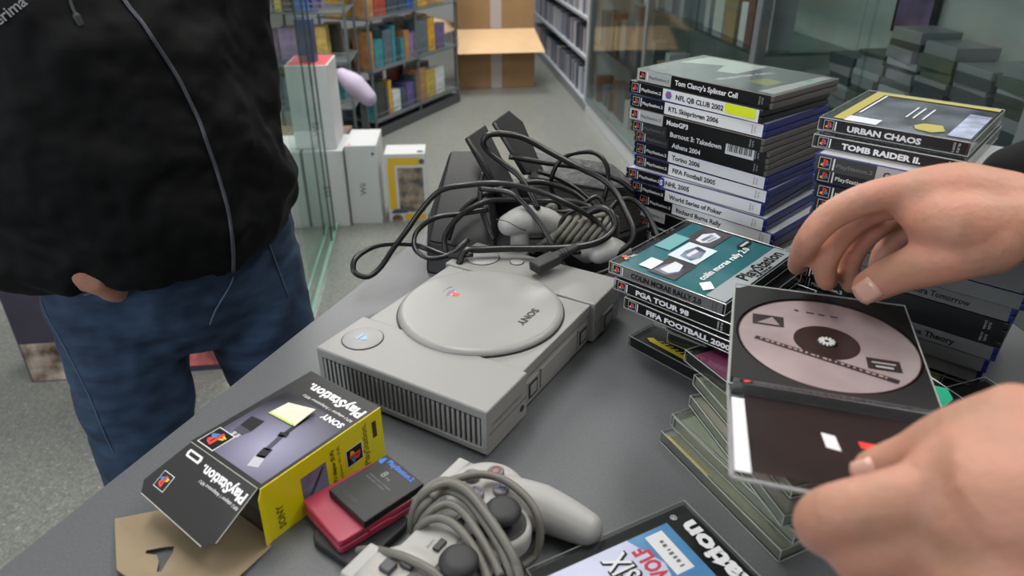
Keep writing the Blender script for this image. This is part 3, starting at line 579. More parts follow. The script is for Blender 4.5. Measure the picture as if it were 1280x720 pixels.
def game_case(lab, o, yaw, shell='black', plat='black', title='', tcol='black', extra=None, cover=None, grp=None, tw=None, tilt=0):
    t = thing('game_case', lab, 'game case', o, yaw, grp)
    sm = {'black': SH_BLK, 'blue': SH_BLU, 'smoky': SH_GRY}[shell]
    if ('dvd', shell) in _cache:
        s_ = _cache[('dvd', shell)].copy(); COL.objects.link(s_); s_.parent = t
    else:
        s_ = dvd_shell(sm); s_.parent = t; _cache[('dvd', shell)] = s_
    P0 = (0, -.12, 0); A, Z = (1,0,0), (0,0,1)
    pm = {'black': BLACK, 'grey': LGREY, 'dark': DGREY}[plat]; lm = {'black': BLACK, 'white': WHITE, 'grey': LGREY, 'dark': DGREY, 'mid': GREYP, 'none': pm}[tcol]
    patch(t, 'platform_label', pm, rect(2, 54, .3, 13.9), P0, A, Z); patch(t, 'spine_label', lm, rect(54, 186, .3, 13.9), P0, A, Z)
    emblem(t, (5, -.16, 2), A, Z, 10.4)
    patch(t, 'white_bar', WHITE, rect(17.4, 18.8, 2, 12.6), (0,-.3,0), A, Z)
    text(t, 'platform_lettering', 'PlayStation.2', 5, {'black': WHITE, 'grey': GREYP, 'dark': GREYP}[plat], (20.5, -.3, 5), A, Z, width=31, bold=.02)
    ink = WHITE if tcol in ('black', 'dark', 'none') else BLACK
    if title: text(t, 'title_lettering', title, 8.0, ink if tcol != 'dark' else LGREY, (60 if not (extra == 'badge') else 74, -.3, 4.2), A, Z, width=tw, bold=.03)
    if extra == 'badge': patch(t, 'club_badge', BLU, [(60,3),(66,3),(68,7),(66,11.5),(60,11.5),(58,7)], (0,-.3,0), A, Z); patch(t, 'club_badge', RED, rect(60, 66, 6, 8.6), (0,-.4,0), A, Z)
    if extra == 'yellow' or title.startswith('NFL'): patch(t, 'price_sticker', mat('sticker_yellow', (226, 240, 20), .5), rect(143, 182, 3, 13.6), (0,-.5,0), A, Z)
    if extra == 'barcode':
        patch(t, 'barcode_sticker', WHITE, rect(136, 172, .5, 13.8), (0,-.5,0), A, Z)
        for i in range(15): patch(t, 'barcode_bar', BLACK, rect(139+i*2.05, 139+i*2.05+(1.3 if i % 3 else .7), 4, 12.6), (0,-.6,0), A, Z)
    text(t, 'code_lettering', 'SLES', 2.6, LGREY if ink is WHITE else GREYP, (176, -.3, 10.5), (0,0,-1), A, width=7); text(t, 'code_lettering', '50386', 2.6, LGREY if ink is WHITE else GREYP, (172.5, -.3, 11.5), (0,0,-1), A, width=9)
    if not cover: patch(t, 'cover_print', DGREY if shell != 'blue' else LGREY, rect(3, 187, 3, 132), (0,0,14.27))
    if cover:
        c1, c2, c3 = cover
        patch(t, 'cover_print', mat('cover_a%s' % (c1,), c1, .3, var=.3, vscale=30), rect(3, 187, 3, 132), (0,0,14.3))
        patch(t, 'cover_film', SLEEVE, rect(1, 189, 1, 134), (0,0,15))
    return t
def seat(pl, z, pr=None, yaw=None):
    a = on(*pl, z)
    if pr: b = on(*pr, z); yaw = math.atan2(b.y-a.y, b.x-a.x)
    return a, yaw
G1 = 'game cases in the rear tall stack'; G2 = 'game cases in the right-hand stack'
DZ = 15.0; Z1 = 232.5
st1 = [ ((796,85),(970,121),'smoky','grey','Tom Clancy\'s Splinter Cell','black',None,'smoky game case with glossy cover, topmost of the rear tall stack'),
 ((787,100),(965,142),'black','black','NFL QB CLUB 2002','white','badge','white-spined game case with a yellow price sticker on its spine, in the rear tall stack'),
 ((788,117),(965,157),'blue','black','RTL Skispringen 2006','white',None,'white-spined blue game case just under the one with the yellow sticker'),
 ((786,133),(962,175),'smoky','grey','MotoGP3','black',None,'black-spined case with light grey end label, fourth from top of the rear stack'),
 ((789,148),(950,183),'smoky','dark','Burnout 3: Takedown','black','barcode','black-spined game case with a white barcode sticker in the rear tall stack'),
 ((793,161),(952,202),'smoky','dark','Athens 2004','black',None,'dull black-spined game case directly below the one with the barcode sticker'),
 ((793,176),(960,220),'blue','black','Torino 2006','white',None,'white-spined blue game case, seventh from top of the rear tall stack'),
 ((793,192),(968,237),'blue','black','FIFA Football 2005','white',None,'white-spined blue game case with a football title, eighth from top of the rear stack'),
 ((783,208),(967,250),'blue','black','NHL 2005','white','blueS','white-spined game case with a small blue badge before its title in the rear stack'),
 ((788,224),(955,268),'blue','black','World Series of Poker','white',None,'white-spined blue game case, tenth from top of the rear tall stack'),
 ((797,240),(957,285),'blue','black','Richard Burns Rally','white',None,'white-spined rally game case just above the teal cover, in the rear tall stack'),
 ((791,252),None,'smoky','grey','','black',None,'game case with a light grey end label jutting left, low in the rear tall stack'),
 ((798,268),None,'blue','black','','white',None,'blue game case low in the rear stack, under the jutting light grey one'),
 ((800,283),None,'black','black','','black',None,'black game case second from the bottom of the rear tall stack'),
 ((802,297),None,'black','black','','black',None,'black game case at the very bottom of the rear tall stack')]
for i, (pl, pr, sh, pf, ti, tc_, ex, lab) in enumerate(st1):
    z = Z1 - i*DZ; a, yw = seat(pl, z, pr, R(-50))
    yw = R(-49.7)*.5 + yw*.5
    t = game_case(lab, (a.x, a.y, z-14.5), yw, sh, pf, ti, tc_, ex, cover_pals[0] if i == 0 else None, G1)
    if ex == 'blueS': patch(t, 'blue_badge', mat('badge_blue', (40, 70, 170), .4), [(51,1),(58,1),(59,7),(57,13),(51,13)], (0,-.45,0), (1,0,0), (0,0,1)); text(t, 'badge_lettering', 'S', 9, WHITE, (51.8, -.6, 3.4), (1,0,0), (0,0,1), bold=.05)
    if i == 0:      # glossy cover of the topmost case: abstract light shapes and a title
        C0 = (0, 0, 14.5)
        patch(t, 'cover_shape', mat('cover_pale', (196, 208, 200), .3), [(10,70),(60,96),(74,60),(98,64),(100,128),(14,128)], C0); patch(t, 'cover_shape', mat('cover_slate', (84, 92, 98), .3), [(104,8),(150,8),(160,128),(104,128)], C0)
        patch(t, 'cover_shape', mat('cover_olive', (140, 142, 70), .3), [(128,40),(158,36),(160,66),(136,72)], (0,0,14.55)); patch(t, 'cover_shape', LGREY, [(166,8),(184,8),(184,128),(172,128)], C0)
        patch(t, 'cover_shape', mat('cover_green', (60, 190, 160), .3), rect(171, 178, 88, 100), (0,0,14.6))
        text(t, 'cover_lettering', 'SPLINTER CELL', 11, WHITE, (106, 20, 14.7), (.25,1,0), (-1,.25,0), width=86, bold=.03)

# second stack: two thicker jewel cases over twelve tall cases
FR = clear('clear_scuffed', (226, 230, 222), .12, .25)
def jewel(lab, o, yaw, spine=None, scol=None, ink=None, cover=None, grp=None, D=142, Wd=125, h=11, ink_w=None, dark=True, M=None, nm='jewel_case'):
    t = thing(nm, lab, 'game case', o, yaw, grp, M)
    MB().box(0, Wd, 0, D, 0, h).build('clear_shell', TR if dark else FR, t)
    MB().box(1.6, Wd-1.6, 1.2, D-1.4, 1, h-2.6).build('tray', SMOKE if dark else mat('case_tray_grey', (168, 170, 160), .3, trans=.3, coat=.5), t, bevel=.3)
    r = MB()
    for z in (.3, h-.3):
        for p, q in (((0,0),(Wd,0)), ((Wd,0),(Wd,D)), ((Wd,D),(0,D)), ((0,D),(0,0))): r.tube([(p[0],p[1],z),(q[0],q[1],z)], .45, 4)
    for x, y in ((0,0),(Wd,0),(Wd,D),(0,D)): r.tube([(x,y,.3),(x,y,h-.3)], .45, 4)
    r.build('edge_rim', RIM, t)  # pale rods: the edge highlight of clear plastic put into the shape
    if spine is not None:
        patch(t, 'spine_label', scol, rect(2.5, Wd-2.5, 1.2, h-1.2), (0,-.25,0), (1,0,0), (0,0,1)); emblem(t, (5, -.35, 1.6), (1,0,0), (0,0,1), h-3.2)
        patch(t, 'white_bar', WHITE, rect(h+3, h+4.2, 1.8, h-1.8), (0,-.5,0), (1,0,0), (0,0,1))
        text(t, 'title_lettering', spine, (h-3)*.78, ink, (26, -.5, 3.1), (1,0,0), (0,0,1), width=ink_w, bold=.045)
        text(t, 'code_lettering', 'SLES', 2.4, ink, (Wd-9, -.5, h-2), (0,0,-1), (1,0,0), width=h-4); text(t, 'code_lettering', '02071', 2.4, ink, (Wd-12.5, -.5, h-2), (0,0,-1), (1,0,0), width=h-4)
    if cover: patch(t, 'cover_print', cover, rect(10, Wd-2, 2, D-3), (0,0,h-.9))
    return t
Z2 = 236.; a, yw = seat((1025,146), Z2, (1215,181))
UC = mat('cover_violet', (72, 72, 100), .35, var=.7, vscale=22, c2=(150, 150, 170))
t = jewel('dark jewel case with a gold-edged cover, topmost of the right-hand stack', (a.x, a.y, Z2-12), R(-40.8), 'URBAN CHAOS', BLACK, WHITE, UC, G2, h=12, ink_w=62)
GOLD = mat('cover_gold', (170, 158, 84), .4); WS = mat('cover_white', (205, 208, 216), .4)
C0 = (0,0,12.2)
patch(t, 'cover_band', GOLD, rect(10, 20, 6, 139), C0); patch(t, 'cover_band', GOLD, rect(20, 123, 128, 139), C0); patch(t, 'cover_band', WS, rect(20, 48, 4, 24), C0); patch(t, 'cover_line', WS, rect(22, 24, 40, 126), (0,0,12.3))
patch(t, 'cover_spot', GOLD, [(78,14),(92,10),(100,22),(94,40),(80,38),(74,26)], C0); patch(t, 'cover_band', mat('cover_mist', (150, 158, 182), .4, var=.4, vscale=60), rect(104, 122, 10, 100), C0)
for b_ in (60, 66, 74): patch(t, 'cover_line', WS, [(b_,50),(b_+1.6,50),(b_+1.6,96),(b_,96)], (0,0,12.35))
a, yw = seat((1018,167), 223.6)
jewel('black-spined jewel case second from the top of the right-hand stack', (a.x, a.y, 211.6), R(-41), 'TOMB RAIDER II.', BLACK, WHITE, None, G2, h=12, ink_w=66)
st2 = [('dark','Call of Duty','grey','blue',(1019,191)), ('black','','white','blue',(1018,207)), ('black','','white','blue',(1018,227)), ('black','','white','blue',(1017,244)),
       ('dark','','mid','blue',None), ('dark','','mid','blue',None), ('dark','','mid','blue',None), ('dark','Splinter Cell: Pandora Tomorrow','mid','blue',None), ('black','','black','black',None),
       ('black','','black','black',None), ('dark','Splinter Cell: Chaos Theory','mid','blue',None), ('dark','','mid','blue',None), ('dark','','mid','blue',None)]
l2 = ['dark-labelled blue game case, third from top of the right-hand stack', 'black-labelled blue game case, fourth from top of the right-hand stack', 'black-labelled blue game case, fifth from top of the right-hand stack', 'black-labelled blue game case just above the index finger, sixth from top of the right-hand stack',
      'silver-spined game case seventh from top of the right-hand stack, behind the hand', 'silver-spined game case eighth from top of the right-hand stack, behind the hand', 'silver-spined game case ninth from top of the right-hand stack, under the wrist', 'silver-spined game case directly above the two black-spined ones in the right-hand stack',
      'black-spined game case, upper of the two black ones in the right-hand stack', 'black-spined game case, lower of the two black ones in the right-hand stack', 'silver-spined game case directly below the two black-spined ones in the right-hand stack', 'silver-spined game case second from the bottom of the tall cases in the right-hand stack', 'silver-spined game case undermost of the tall cases in the right-hand stack']
random.seed(5); base = Vector((276, 640, 0))
for k, (pf, ti, tc_, sh, px) in enumerate(st2):
    z = 211.4 - k*15
    if px: a, _ = seat(px, z); base = Vector((a.x, a.y, 0))
    else: f_ = (k-3)/9; a = base.lerp(Vector((290, 664, 0)), f_) + Vector((random.uniform(-2, 2), random.uniform(-2, 2), 0))
    game_case(l2[k], (a.x, a.y, z-14.5), R(-41+random.uniform(-.7, .7)), sh, pf, ti, tc_, None, None, G2, tw=96 if ti.startswith('Splinter') else None)
t = jewel('clear jewel case with greenish paper at the bottom of the right-hand stack', (290, 634, 0), R(-41), None, None, None, mat('green_paper', (150, 150, 96), .5), G2, D=125, Wd=142, h=12, dark=False)
t = jewel('smaller clear jewel case beside the foot of the right-hand stack', (322, 560, 0), R(-41), None, None, None, None, None, D=60, Wd=100, h=12)

# third stack: thick-spined cases
G3 = 'game cases in the low middle stack'
YW = R(-43.2)
a, _ = seat((762,326), 103)
TE = mat('cover_teal', (52, 124, 136), .35)
t = jewel('jewel case with a teal rally cover, topmost of the low middle stack', (a.x, a.y, 90.6), YW, 'COLIN MCRAE RALLY 2.0', GREYP, BLACK, TE, G3, h=12.4, ink_w=76)
C0 = (0,0,12.55); U2 = 12.7
SV = mat('cover_silver', (150, 156, 160), .35); DB = mat('cover_navy', (44, 58, 84), .4, var=.5, vscale=50, c2=(150, 160, 180)); PB = mat('cover_pale_blue', (200, 212, 226), .4)
# cover axes: right = local +y, up = local -x
patch(t, 'silver_band', SV, rect(104, 123, 2, 139), C0); text(t, 'band_lettering', 'PlayStation', 17, BLACK, (118, 52, U2), (0,1,0), (-1,0,0), width=78, bold=.03); text(t, 'band_lettering', 'PLATINUM', 4, BLACK, (122.4, 66, U2), (0,1,0), (-1,0,0), width=30, bold=.05)
text(t, 'cover_lettering', 'colin mcrae rally 2.0', 10, WHITE, (88, 26, U2), (0,1,0), (-1,0,0), width=92, bold=.02)
patch(t, 'car_picture', mat('cover_umber', (66, 62, 66), .4, var=.3, vscale=50), rect(38, 68, 8, 48), (0,0,12.5)); patch(t, 'car_picture', mat('cover_umber', (66, 62, 66), .4), rect(26, 58, 94, 137), (0,0,12.5)); patch(t, 'car_picture', PB, rect(34, 66, 50, 92), C0); patch(t, 'car_picture', DB, [(44,56),(58,54),(62,66),(58,84),(46,88),(42,70)], (0,0,U2)); patch(t, 'car_picture', DB, [(42,14),(56,12),(64,24),(62,40),(50,44),(44,30)], (0,0,12.6)); patch(t, 'car_window', WS, [(48,62),(52,60),(53,78),(48,80)], (0,0,12.8)); patch(t, 'car_window', DB, [(40,104),(44,102),(46,122),(41,124)], (0,0,12.8)); patch(t, 'car_window', DB, [(46,104),(49,106),(50,120),(47,121)], (0,0,12.8))
patch(t, 'car_picture', WS, [(36,100),(44,98),(50,104),(52,124),(42,130),(34,118)], (0,0,U2)); patch(t, 'car_picture', WS, [(46,18),(56,16),(62,26),(58,40),(48,42)], (0,0,U2))
patch(t, 'white_sticker', WHITE, rect(26, 40, 12, 34), (0,0,12.9)); patch(t, 'rating_mark', WHITE, [(88,18),(98,8),(104,18),(94,28)], (0,0,12.9)); patch(t, 'black_band', BLACK, [(78,112),(74,116),(74,134),(78,138),(82,134),(82,116)], (0,0,U2)); patch(t, 'black_band', LGREY, rect(76.5, 79.5, 117, 133), (0,0,12.95))
emblem(t, (14, 10, 12.7), (0,1,0), (-1,0,0), 13, frame=False); text(t, 'cover_lettering', 'PAL', 5, WHITE, (12, 22, U2), (0,1,0), (-1,0,0))
MB().box(Wd_:=12, 30, 60, 100, 12.6, 12.8).build('pale_sticker', mat('cover_teal_pale', (110, 160, 164), .35), t)
a, _ = seat((768,347), 90.2)
jewel('black-spined golf game jewel case in the middle of the low middle stack', (a.x, a.y, 78), YW-.01, 'PGA TOUR 98', BLACK, WHITE, None, G3, h=12, ink_w=58)
a, _ = seat((781,371), 77.8)
jewel('black-spined football game jewel case, lowest of the printed spines in the low stack', (a.x, a.y, 65.8), YW-.03, 'FIFA FOOTBALL 2000', BLACK, WHITE, None, G3, h=12, ink_w=88)
lw = ['dark jewel case set back under the football game, upper one', 'dark jewel case set back under the football game, second of four', 'dark jewel case set back under the football game, third of four', 'dark jewel case set back under the football game, lowest of four']
for k in range(4): jewel(lw[k], (a.x+44+k*2, a.y+26-k*3, 53.2-k*12.6), YW-.05+k*.03, None, None, None, BLACK, G3, h=12)
a = on(785, 432, 0); b = on(905, 497, 0); yj = math.atan2(b.y-a.y, b.x-a.x)
t = jewel('clear jewel case with yellow lettering on its dark cover, on the counter beside the console', (a.x, a.y, 0), yj, None, None, None, mat('cover_dark_olive', (40, 38, 34), .4), None, D=40, Wd=142, h=13)
YI = mat('yellow_ink', (226, 206, 60), .45); patch(t, 'cover_lettering', YI, [(16,10),(22,7),(120,5),(120,9),(30,13),(20,15)], (0,0,13.2))
for i in range(14): patch(t, 'cover_lettering', YI, [(26+i*6.4,12-i*.2),(29+i*6.4,12-i*.2),(33+i*6.4,17-i*.25),(31+i*6.4,17-i*.25)], (0,0,13.2))

# fanned pile of clear cases
G4 = 'clear jewel cases in the fanned pile'
fan = [((825,552),(976,706),0,12,'lowest clear jewel case of the fanned pile, edged with a yellow strip',(132,132,112)),
       ((840,517),(1020,683),24,12,'clear jewel case with a white and blue inlay, second lowest of the fanned pile',(225,225,225)),
       ((863,494),(902,544),36,11,'clear jewel case with a pale inlay, third from below in the fanned pile',(176,166,160)),
       ((868,468),(903,508),48,11,'clear greenish jewel case, fourth from below in the fanned pile',(110,116,96)),
       ((857,437),(907,476),60,12,'jewel case with a magenta cover, topmost of the fanned pile',(130,52,92))]
for i, (pl, pr, z, h, lab, c_) in enumerate(fan):
    a, yw = seat(pl, z if i == 0 else z, pr)
    if i == 0: z0 = 0
    else: z0 = z-h-.0
    a, yw = seat(pl, z0+h, pr) if i else seat(pl, 0, pr)
    t = jewel(lab, (a.x, a.y, z0), yw, None, None, None, mat('inlay_%d' % i, c_, .45, var=.1, vscale=20), G4, D=125 if i < 4 else 110, Wd=142, h=h, dark=(i == 4))
    if i == 0: MB().box(6, 60, .6, 2.6, h-1.6, h-.6).build('yellow_strip', YEL, t)
    if i == 1: MB().box(54, 74, .5, 2, 4, h-.8).build('blue_print', mat('navy_print', (40, 44, 96), .4), t)
t = jewel('clear jewel case filling the fanned pile between its lowest two', (on(832,535,12).x+6, on(832,535,12).y, 12.1), yw*0+seat((825,552), 0, (976,706))[1], None, None, None, None, G4, D=120, Wd=140, h=11.8, dark=False)
# case with a painted green reflection, under the open case at right
a, yw = seat((1150,462), 62, (1213,504))
t = jewel('jewel case with a shiny green hologram mark, right of the open case', (a.x-60, a.y+52, 50), yw, None, None, None, BLACK, None, D=110, Wd=125, h=12)
t.location = ((on(1213,504,62).x-125*math.cos(yw))/1000, (on(1213,504,62).y-125*math.sin(yw))/1000, T+.050)
GLINT = mat('hologram_green', (80, 250, 200), .2, coat=.8)
for ch in [c for c in t.children]: ch.location.y -= .110
patch(t, 'hologram_mark', GLINT, [(98,-8),(104,-1),(117,-9),(122,-24),(114,-32),(101,-26)], (0,0,12.4)); patch(t, 'hologram_mark', mat('hologram_violet', (80, 70, 160), .2, coat=.8), rect(116, 121, -32, -26), (0,0,12.4))
for k in range(3):
    jewel(['dark jewel case directly under the hologram case', 'dark jewel case second below the hologram case', 'dark jewel case third below the hologram case'][k], t.location*0 + Vector((t.location.x*1000-10, t.location.y*1000-100, 37.5-k*12.4)), yw, None, None, None, BLACK, None, D=105, Wd=115, h=12.2)

# shooter game case in front
a = on(658, 711, 12); b = on(855, 625, 12); d = (b-a).normalized(); yw = math.atan2(d.y, d.x)-R(90)
LK = (b-a).length
t = jewel('jewel case with blue cover and big black lettered banner, nearest the viewer', (a.x, a.y, 0), yw, None, None, None, mat('cover_black', (30, 31, 33), .35), None, D=LK, Wd=142, h=12, nm='jewel_case')
# local: y runs from banner-less corner to the banner side; x towards the viewer
SKY = mat('cover_sky', (50, 124, 184), .35, var=.2, vscale=16, c2=(110, 164, 206)); U3 = 12.3
patch(t, 'cover_picture', SKY, rect(12, 139, 3, LK-26), (0,0,12.1))
text(t, 'banner_lettering', 'PlayStation', 20, WHITE, (134, LK-8, U3), (-1,0,0), (0,-1,0), width=116, bold=.045); patch(t, 'cover_shape', mat('cover_lilac', (205, 208, 232), .35, var=.06, vscale=20), [(12,3),(139,3),(139,LK-72),(96,LK-64),(40,LK-50),(12,LK-62)], (0,0,U3-.08)); text(t, 'banner_lettering', '\u00ae', 7, WHITE, (13, LK-16, U3), (-1,0,0), (0,-1,0))
patch(t, 'white_sticker', WHITE, rect(16, 52, LK-49, LK-34), (0,0,U3)); bars(t, 'sticker_lettering', GREYP, (48, LK-39, U3+.1), (-1,0,0), (0,-1,0), 26, 4, 7)
text(t, 'title_lettering', 'LONE WOLF', 17, mat('title_red', (200, 60, 76), .4), (88, LK-53, U3+.1), (-1,0,0), (0,-1,0), width=66, bold=.04)
text(t, 'title_lettering', 'RAINBOW SIX', 26, BLACK, (118, LK-70, U3+.1), (-1,0,0), (0,-1,0), width=100, bold=.06); text(t, 'title_fill', 'RAINBOW SIX', 26, WHITE, (117.5, LK-70, U3+.25), (-1,0,0), (0,-1,0), width=99, bold=.01)
patch(t, 'cover_shape', mat('cover_cloud', (190, 208, 228), .35), [(66,LK-42),(84,LK-34),(104,LK-38),(110,LK-58),(90,LK-62),(70,LK-56)], (0,0,U3-.1))
patch(t, 'cover_shape', mat('cover_rose', (196, 74, 110), .35), [(20,4),(24,18),(38,22),(46,12),(40,3)], (0,0,U3))

# ------------------------------------------------------------------ controllers
CGR = mat('pad_grey', (164, 163, 160), .45, bump=.08, bscale=1500); CDK = mat('pad_dark', (48, 48, 50), .5); CORD = mat('cord_grey', (104, 102, 94), .5, bump=.1, bscale=600)
STK = mat('stick_rubber', (38, 39, 41), .6, bump=.1, bscale=900)
def fuse(mb, nm, m, parent, voxel=1.4, it=6, decim=None):
    o = mb.build(nm, m, parent, True); r = o.modifiers.new('r', 'REMESH'); r.mode = 'VOXEL'; r.voxel_size = voxel/1000; r.use_smooth_shade = True
    s = o.modifiers.new('s', 'SMOOTH'); s.iterations = it; s.factor = .6; return o
def make_pad(lab, loc, yaw, M=None):
    """origin between the sticks on the table; x = player's right, y = cord side"""
    t = thing('game_controller', lab, 'controller', loc, yaw, None, M)
    m = MB()
    for s in (-1, 1):
        m.lathe([(18, 12), (26, 15), (29.5, 21), (30, 28), (27, 33), (20, 35), (.1, 35.4)], c=(48*s, 16), n=32)
        m.cap_tube([(52*s, 10, 22), (64*s, -22, 19), (68*s, -58, 15)], [18, 17.5, 12.5], 18)
        m.lathe([(14, 14), (20, 18), (20.5, 30), (19, 33.5), (.1, 33.6)], c=(25*s, -14), n=28)
        m.obox((50*s, 40, 22), (1,0,0), (0,1,0), (0,0,1), 17, 9, 8)
    m.box(-40, 40, -6, 34, 14, 33); m.box(-26, 26, -24, 0, 15, 30)
    fuse(m, 'body', CGR, t, 1.6, 5)
    for s in (-1, 1):
        MB().lathe([(16.5, 33.6), (16.5, 34.4), (15, 34.8), (.1, 34.2)], c=(25*s, -14), n=28).build('stick_collar', CDK, t, True)
        MB().lathe([(5.5, 34), (5.5, 39), (10, 41), (12.6, 43), (13, 45.5), (11.5, 48.2), (7, 49.6), (.1, 49.4)], c=(25*s, -14), n=32).build('analog_stick', STK, t, True)
        for dz, hh in ((15, 7), (24, 8)): MB().box(50*s-15, 50*s+15, 42, 53, dz, dz+hh).build('shoulder_button', CDK if dz == 15 else CGR, t, bevel=2)
    for (dx, dy, c_, nm) in ((0, 13, (70, 150, 120), 'triangle'), (13, 0, (176, 88, 84), 'circle'), (0, -13, (90, 110, 170), 'cross'), (-13, 0, (110, 84, 140), 'square')):
        b = MB().lathe([(6.2, 33), (6.2, 38.4), (5.2, 39.4), (.1, 39.2)], c=(48+dx, 16+dy), n=22).build('face_button', mat('button_ring', (120, 114, 116), .45), t, True)
        mm = mat('mark_'+nm, c_, .45); cx, cy = 48+dx, 16+dy; z = 39.5
        if nm == 'circle':
            MB().tube([(cx+3.4*math.cos(k*math.pi/8), cy+3.4*math.sin(k*math.pi/8), z) for k in range(17)], .6, 4).build('button_mark', mm, b)
        elif nm == 'square':
            for q in (rect(-3.4,3.4,-3.4,-2.4), rect(-3.4,3.4,2.4,3.4), rect(-3.4,-2.4,-3.4,3.4), rect(2.4,3.4,-3.4,3.4)): patch(b, 'button_mark', mm, q, (cx,cy,z))
        elif nm == 'triangle':
            MB().tube([(cx-3.6,cy-2.4,z),(cx+3.6,cy-2.4,z),(cx,cy+3.8,z),(cx-3.6,cy-2.4,z)], .6, 4).build('button_mark', mm, b)
        else:
            patch(b, 'button_mark', mm, [(-3.2,-2.4),(-2.4,-3.2),(3.2,2.4),(2.4,3.2)], (cx,cy,z)); patch(b, 'button_mark', mm, [(-3.2,2.4),(-2.4,3.2),(3.2,-2.4),(2.4,-3.2)], (cx,cy,z))
    MB().lathe([(19, 34.8), (19, 35.6), (.1, 35.7)], c=(-48, 16), n=30).build('pad_disc', mat('pad_pale', (190, 184, 176), .5), t, True)
    for a in range(4):
        dx, dy = [(0,10),(10,0),(0,-10),(-10,0)][a]
        b = MB().prism([(-48+dx+x_, 16+dy+y_) for x_, y_ in (((-4.5,-5),(4.5,-5),(4.5,4),(-4.5,4)) if dx == 0 else ((-5,-4.5),(4,-4.5),(4,4.5),(-5,4.5)))], 35, 39.6).build('direction_button', mat('direction_dark', (58, 56, 64), .45), t, bevel=1)
    MB().box(-19, -9, 8, 13, 33, 35.5).build('select_button', CDK, t, bevel=.6); MB().prism([(9,8),(9,14),(18,11)], 33, 35.5).build('start_button', CDK, t, bevel=.6)
    MB().box(-6, 6, -6, -1, 30, 33.8).build('analog_button', CDK, t, bevel=.6)
    text(t, 'small_lettering', 'SELECT', 2.6, GREYP, (-20, 16, 33.3), (1,0,0), (0,1,0)); text(t, 'small_lettering', 'START', 2.6, GREYP, (9, 16, 33.3), (1,0,0), (0,1,0)); text(t, 'small_lettering', 'ANALOG', 2.4, GREYP, (-6, 2, 33.3), (1,0,0), (0,1,0))
    return t
# front pad: stick centres at (575,697) and (627,638)
pL = on(575, 697, 47); pR = on(627, 638, 47); d = pR-pL; yw = math.atan2(d.y, d.x); mid = (pL+pR)/2
org = mid + Vector((-math.sin(yw), math.cos(yw), 0))*14
front_pad = make_pad('grey gamepad with its cord wound around it, beside the memory cards', (org.x, org.y, 0), yw)
k_ = d.length/50
def cable(nm, lab, pts, r, m, n=7, flat=1.0, grp=None, parent=None, closed=False, side=None):
    P = smooth_path(pts, 6, closed); o = MB().tube(P, r, n, flat, side=side).build(nm, m, parent, True)
    if parent is None: o.location.z = T; tag(o, lab, 'cable', grp)
    return o
# cord of the front pad, one part of it
def loc(px, py, z, M=front_pad.matrix_basis): 
    p = on(px, py, z); a = -yw; q = p-org; return (q.x*math.cos(a)-q.y*math.sin(a), q.x*math.sin(a)+q.y*math.cos(a), z)
wraps = [[(519,672,8),(515,650,26),(524,622,44),(548,602,47),(575,606,47),(600,628,46),(622,662,46),(640,695,42),(650,722,36),(656,745,20)],
         [(524,668,8),(520,650,26),(532,630,42),(556,614,45),(580,622,45),(602,648,44),(622,680,42),(636,710,38),(646,738,26)],
         [(528,672,10),(526,655,28),(540,638,41),(560,630,43),(578,640,43),(596,664,42),(612,692,40),(626,720,36)],
         [(522,680,10),(521,664,28),(532,652,38),(550,648,41),(568,656,41),(586,676,40),(600,700,38),(612,728,34)],
         [(514,664,10),(517,640,30),(532,616,48),(560,604,52),(584,614,52),(606,640,50),(628,672,48),(644,702,42),(652,730,30)],
         [(540,622,47),(556,605,48),(576,597,47),(602,593,46),(630,600,45),(656,620,43),(672,645,37),(675,672,24),(668,694,12),(652,708,10)],
         [(448,688,10),(466,687,22),(486,691,36),(504,696,40),(526,706,41),(546,718,41),(562,732,40)]]
cm_ = [MB().tube(smooth_path([loc(*p) for p in wv], 6), 3.0, 8).build('wound_cord', CORD, front_pad, True) for wv in wraps]

# grey pad behind the console, lying on its side among the cables
MX = Matrix.Translation((.005, .800, T+.052)) @ Matrix.Rotation(R(28), 4, 'Z') @ Matrix.Rotation(R(-58), 4, 'X') @ Matrix.Rotation(R(14), 4, 'Y')
bp = thing('game_controller', 'grey gamepad half buried in black cables behind the console', 'controller', (0,0,0))
m = MB()
m.cap_tube([aty(636,281,765), aty(657,274,772), aty(686,277,785), aty(716,292,795)], [14.5, 18.5, 17, 12], 20, .9, (0,0,1))
m.cap_tube([aty(650,290,770), aty(650,308,768)], [11, 12], 16); m.cap_tube([aty(700,290,790), aty(735,315,760)], [15, 14], 16)
fuse(m, 'body', CGR, bp, 1.5, 6)
s0 = aty(649, 309, 768)
MB().lathe([(12, -2), (12, -22), (10, -24), (.1, -24)], n=24).build('analog_stick', CGR, bp, True).location = s0/1000
MB().tube(smooth_path([aty(620,274,752), aty(634,277,748), aty(648,285,750), aty(658,289,754)], 4), .5, 4).build('shell_seam', PD, bp)
# bundle of its ribbed cord
cc = aty(722, 297, 770)
wb_ = [MB().tube(smooth_path([(cc.x-30+i*9-8, cc.y+4*math.sin(i), cc.z-20), (cc.x-26+i*9-6, cc.y-14, cc.z+2), (cc.x-16+i*9, cc.y-8, cc.z+20), (cc.x-8+i*9, cc.y+12, cc.z+20), (cc.x-4+i*9, cc.y+22, cc.z-10)], 5), 3.4, 7) for i in range(7)]
bt = thing('cord_bundle', 'ribbed grey controller cord wound into a bundle behind the console', 'cable', (0,0,0))
for mm in wb_: mm.build('cord_turn', CORD, bt, True)
MB().tube(smooth_path([aty(664,315,760), aty(684,300,760), aty(706,286,765), aty(736,274,770), aty(756,268,775)], 6), 3.6, 8).build('cord_turn', CORD, bt, True)
MB().tube(smooth_path([aty(688,300,790), aty(676,282,790), aty(684,262,790), aty(692,258,790), aty(694,268,790)], 6), 4.5, 8).build('cord_turn', CORD, bt, True)
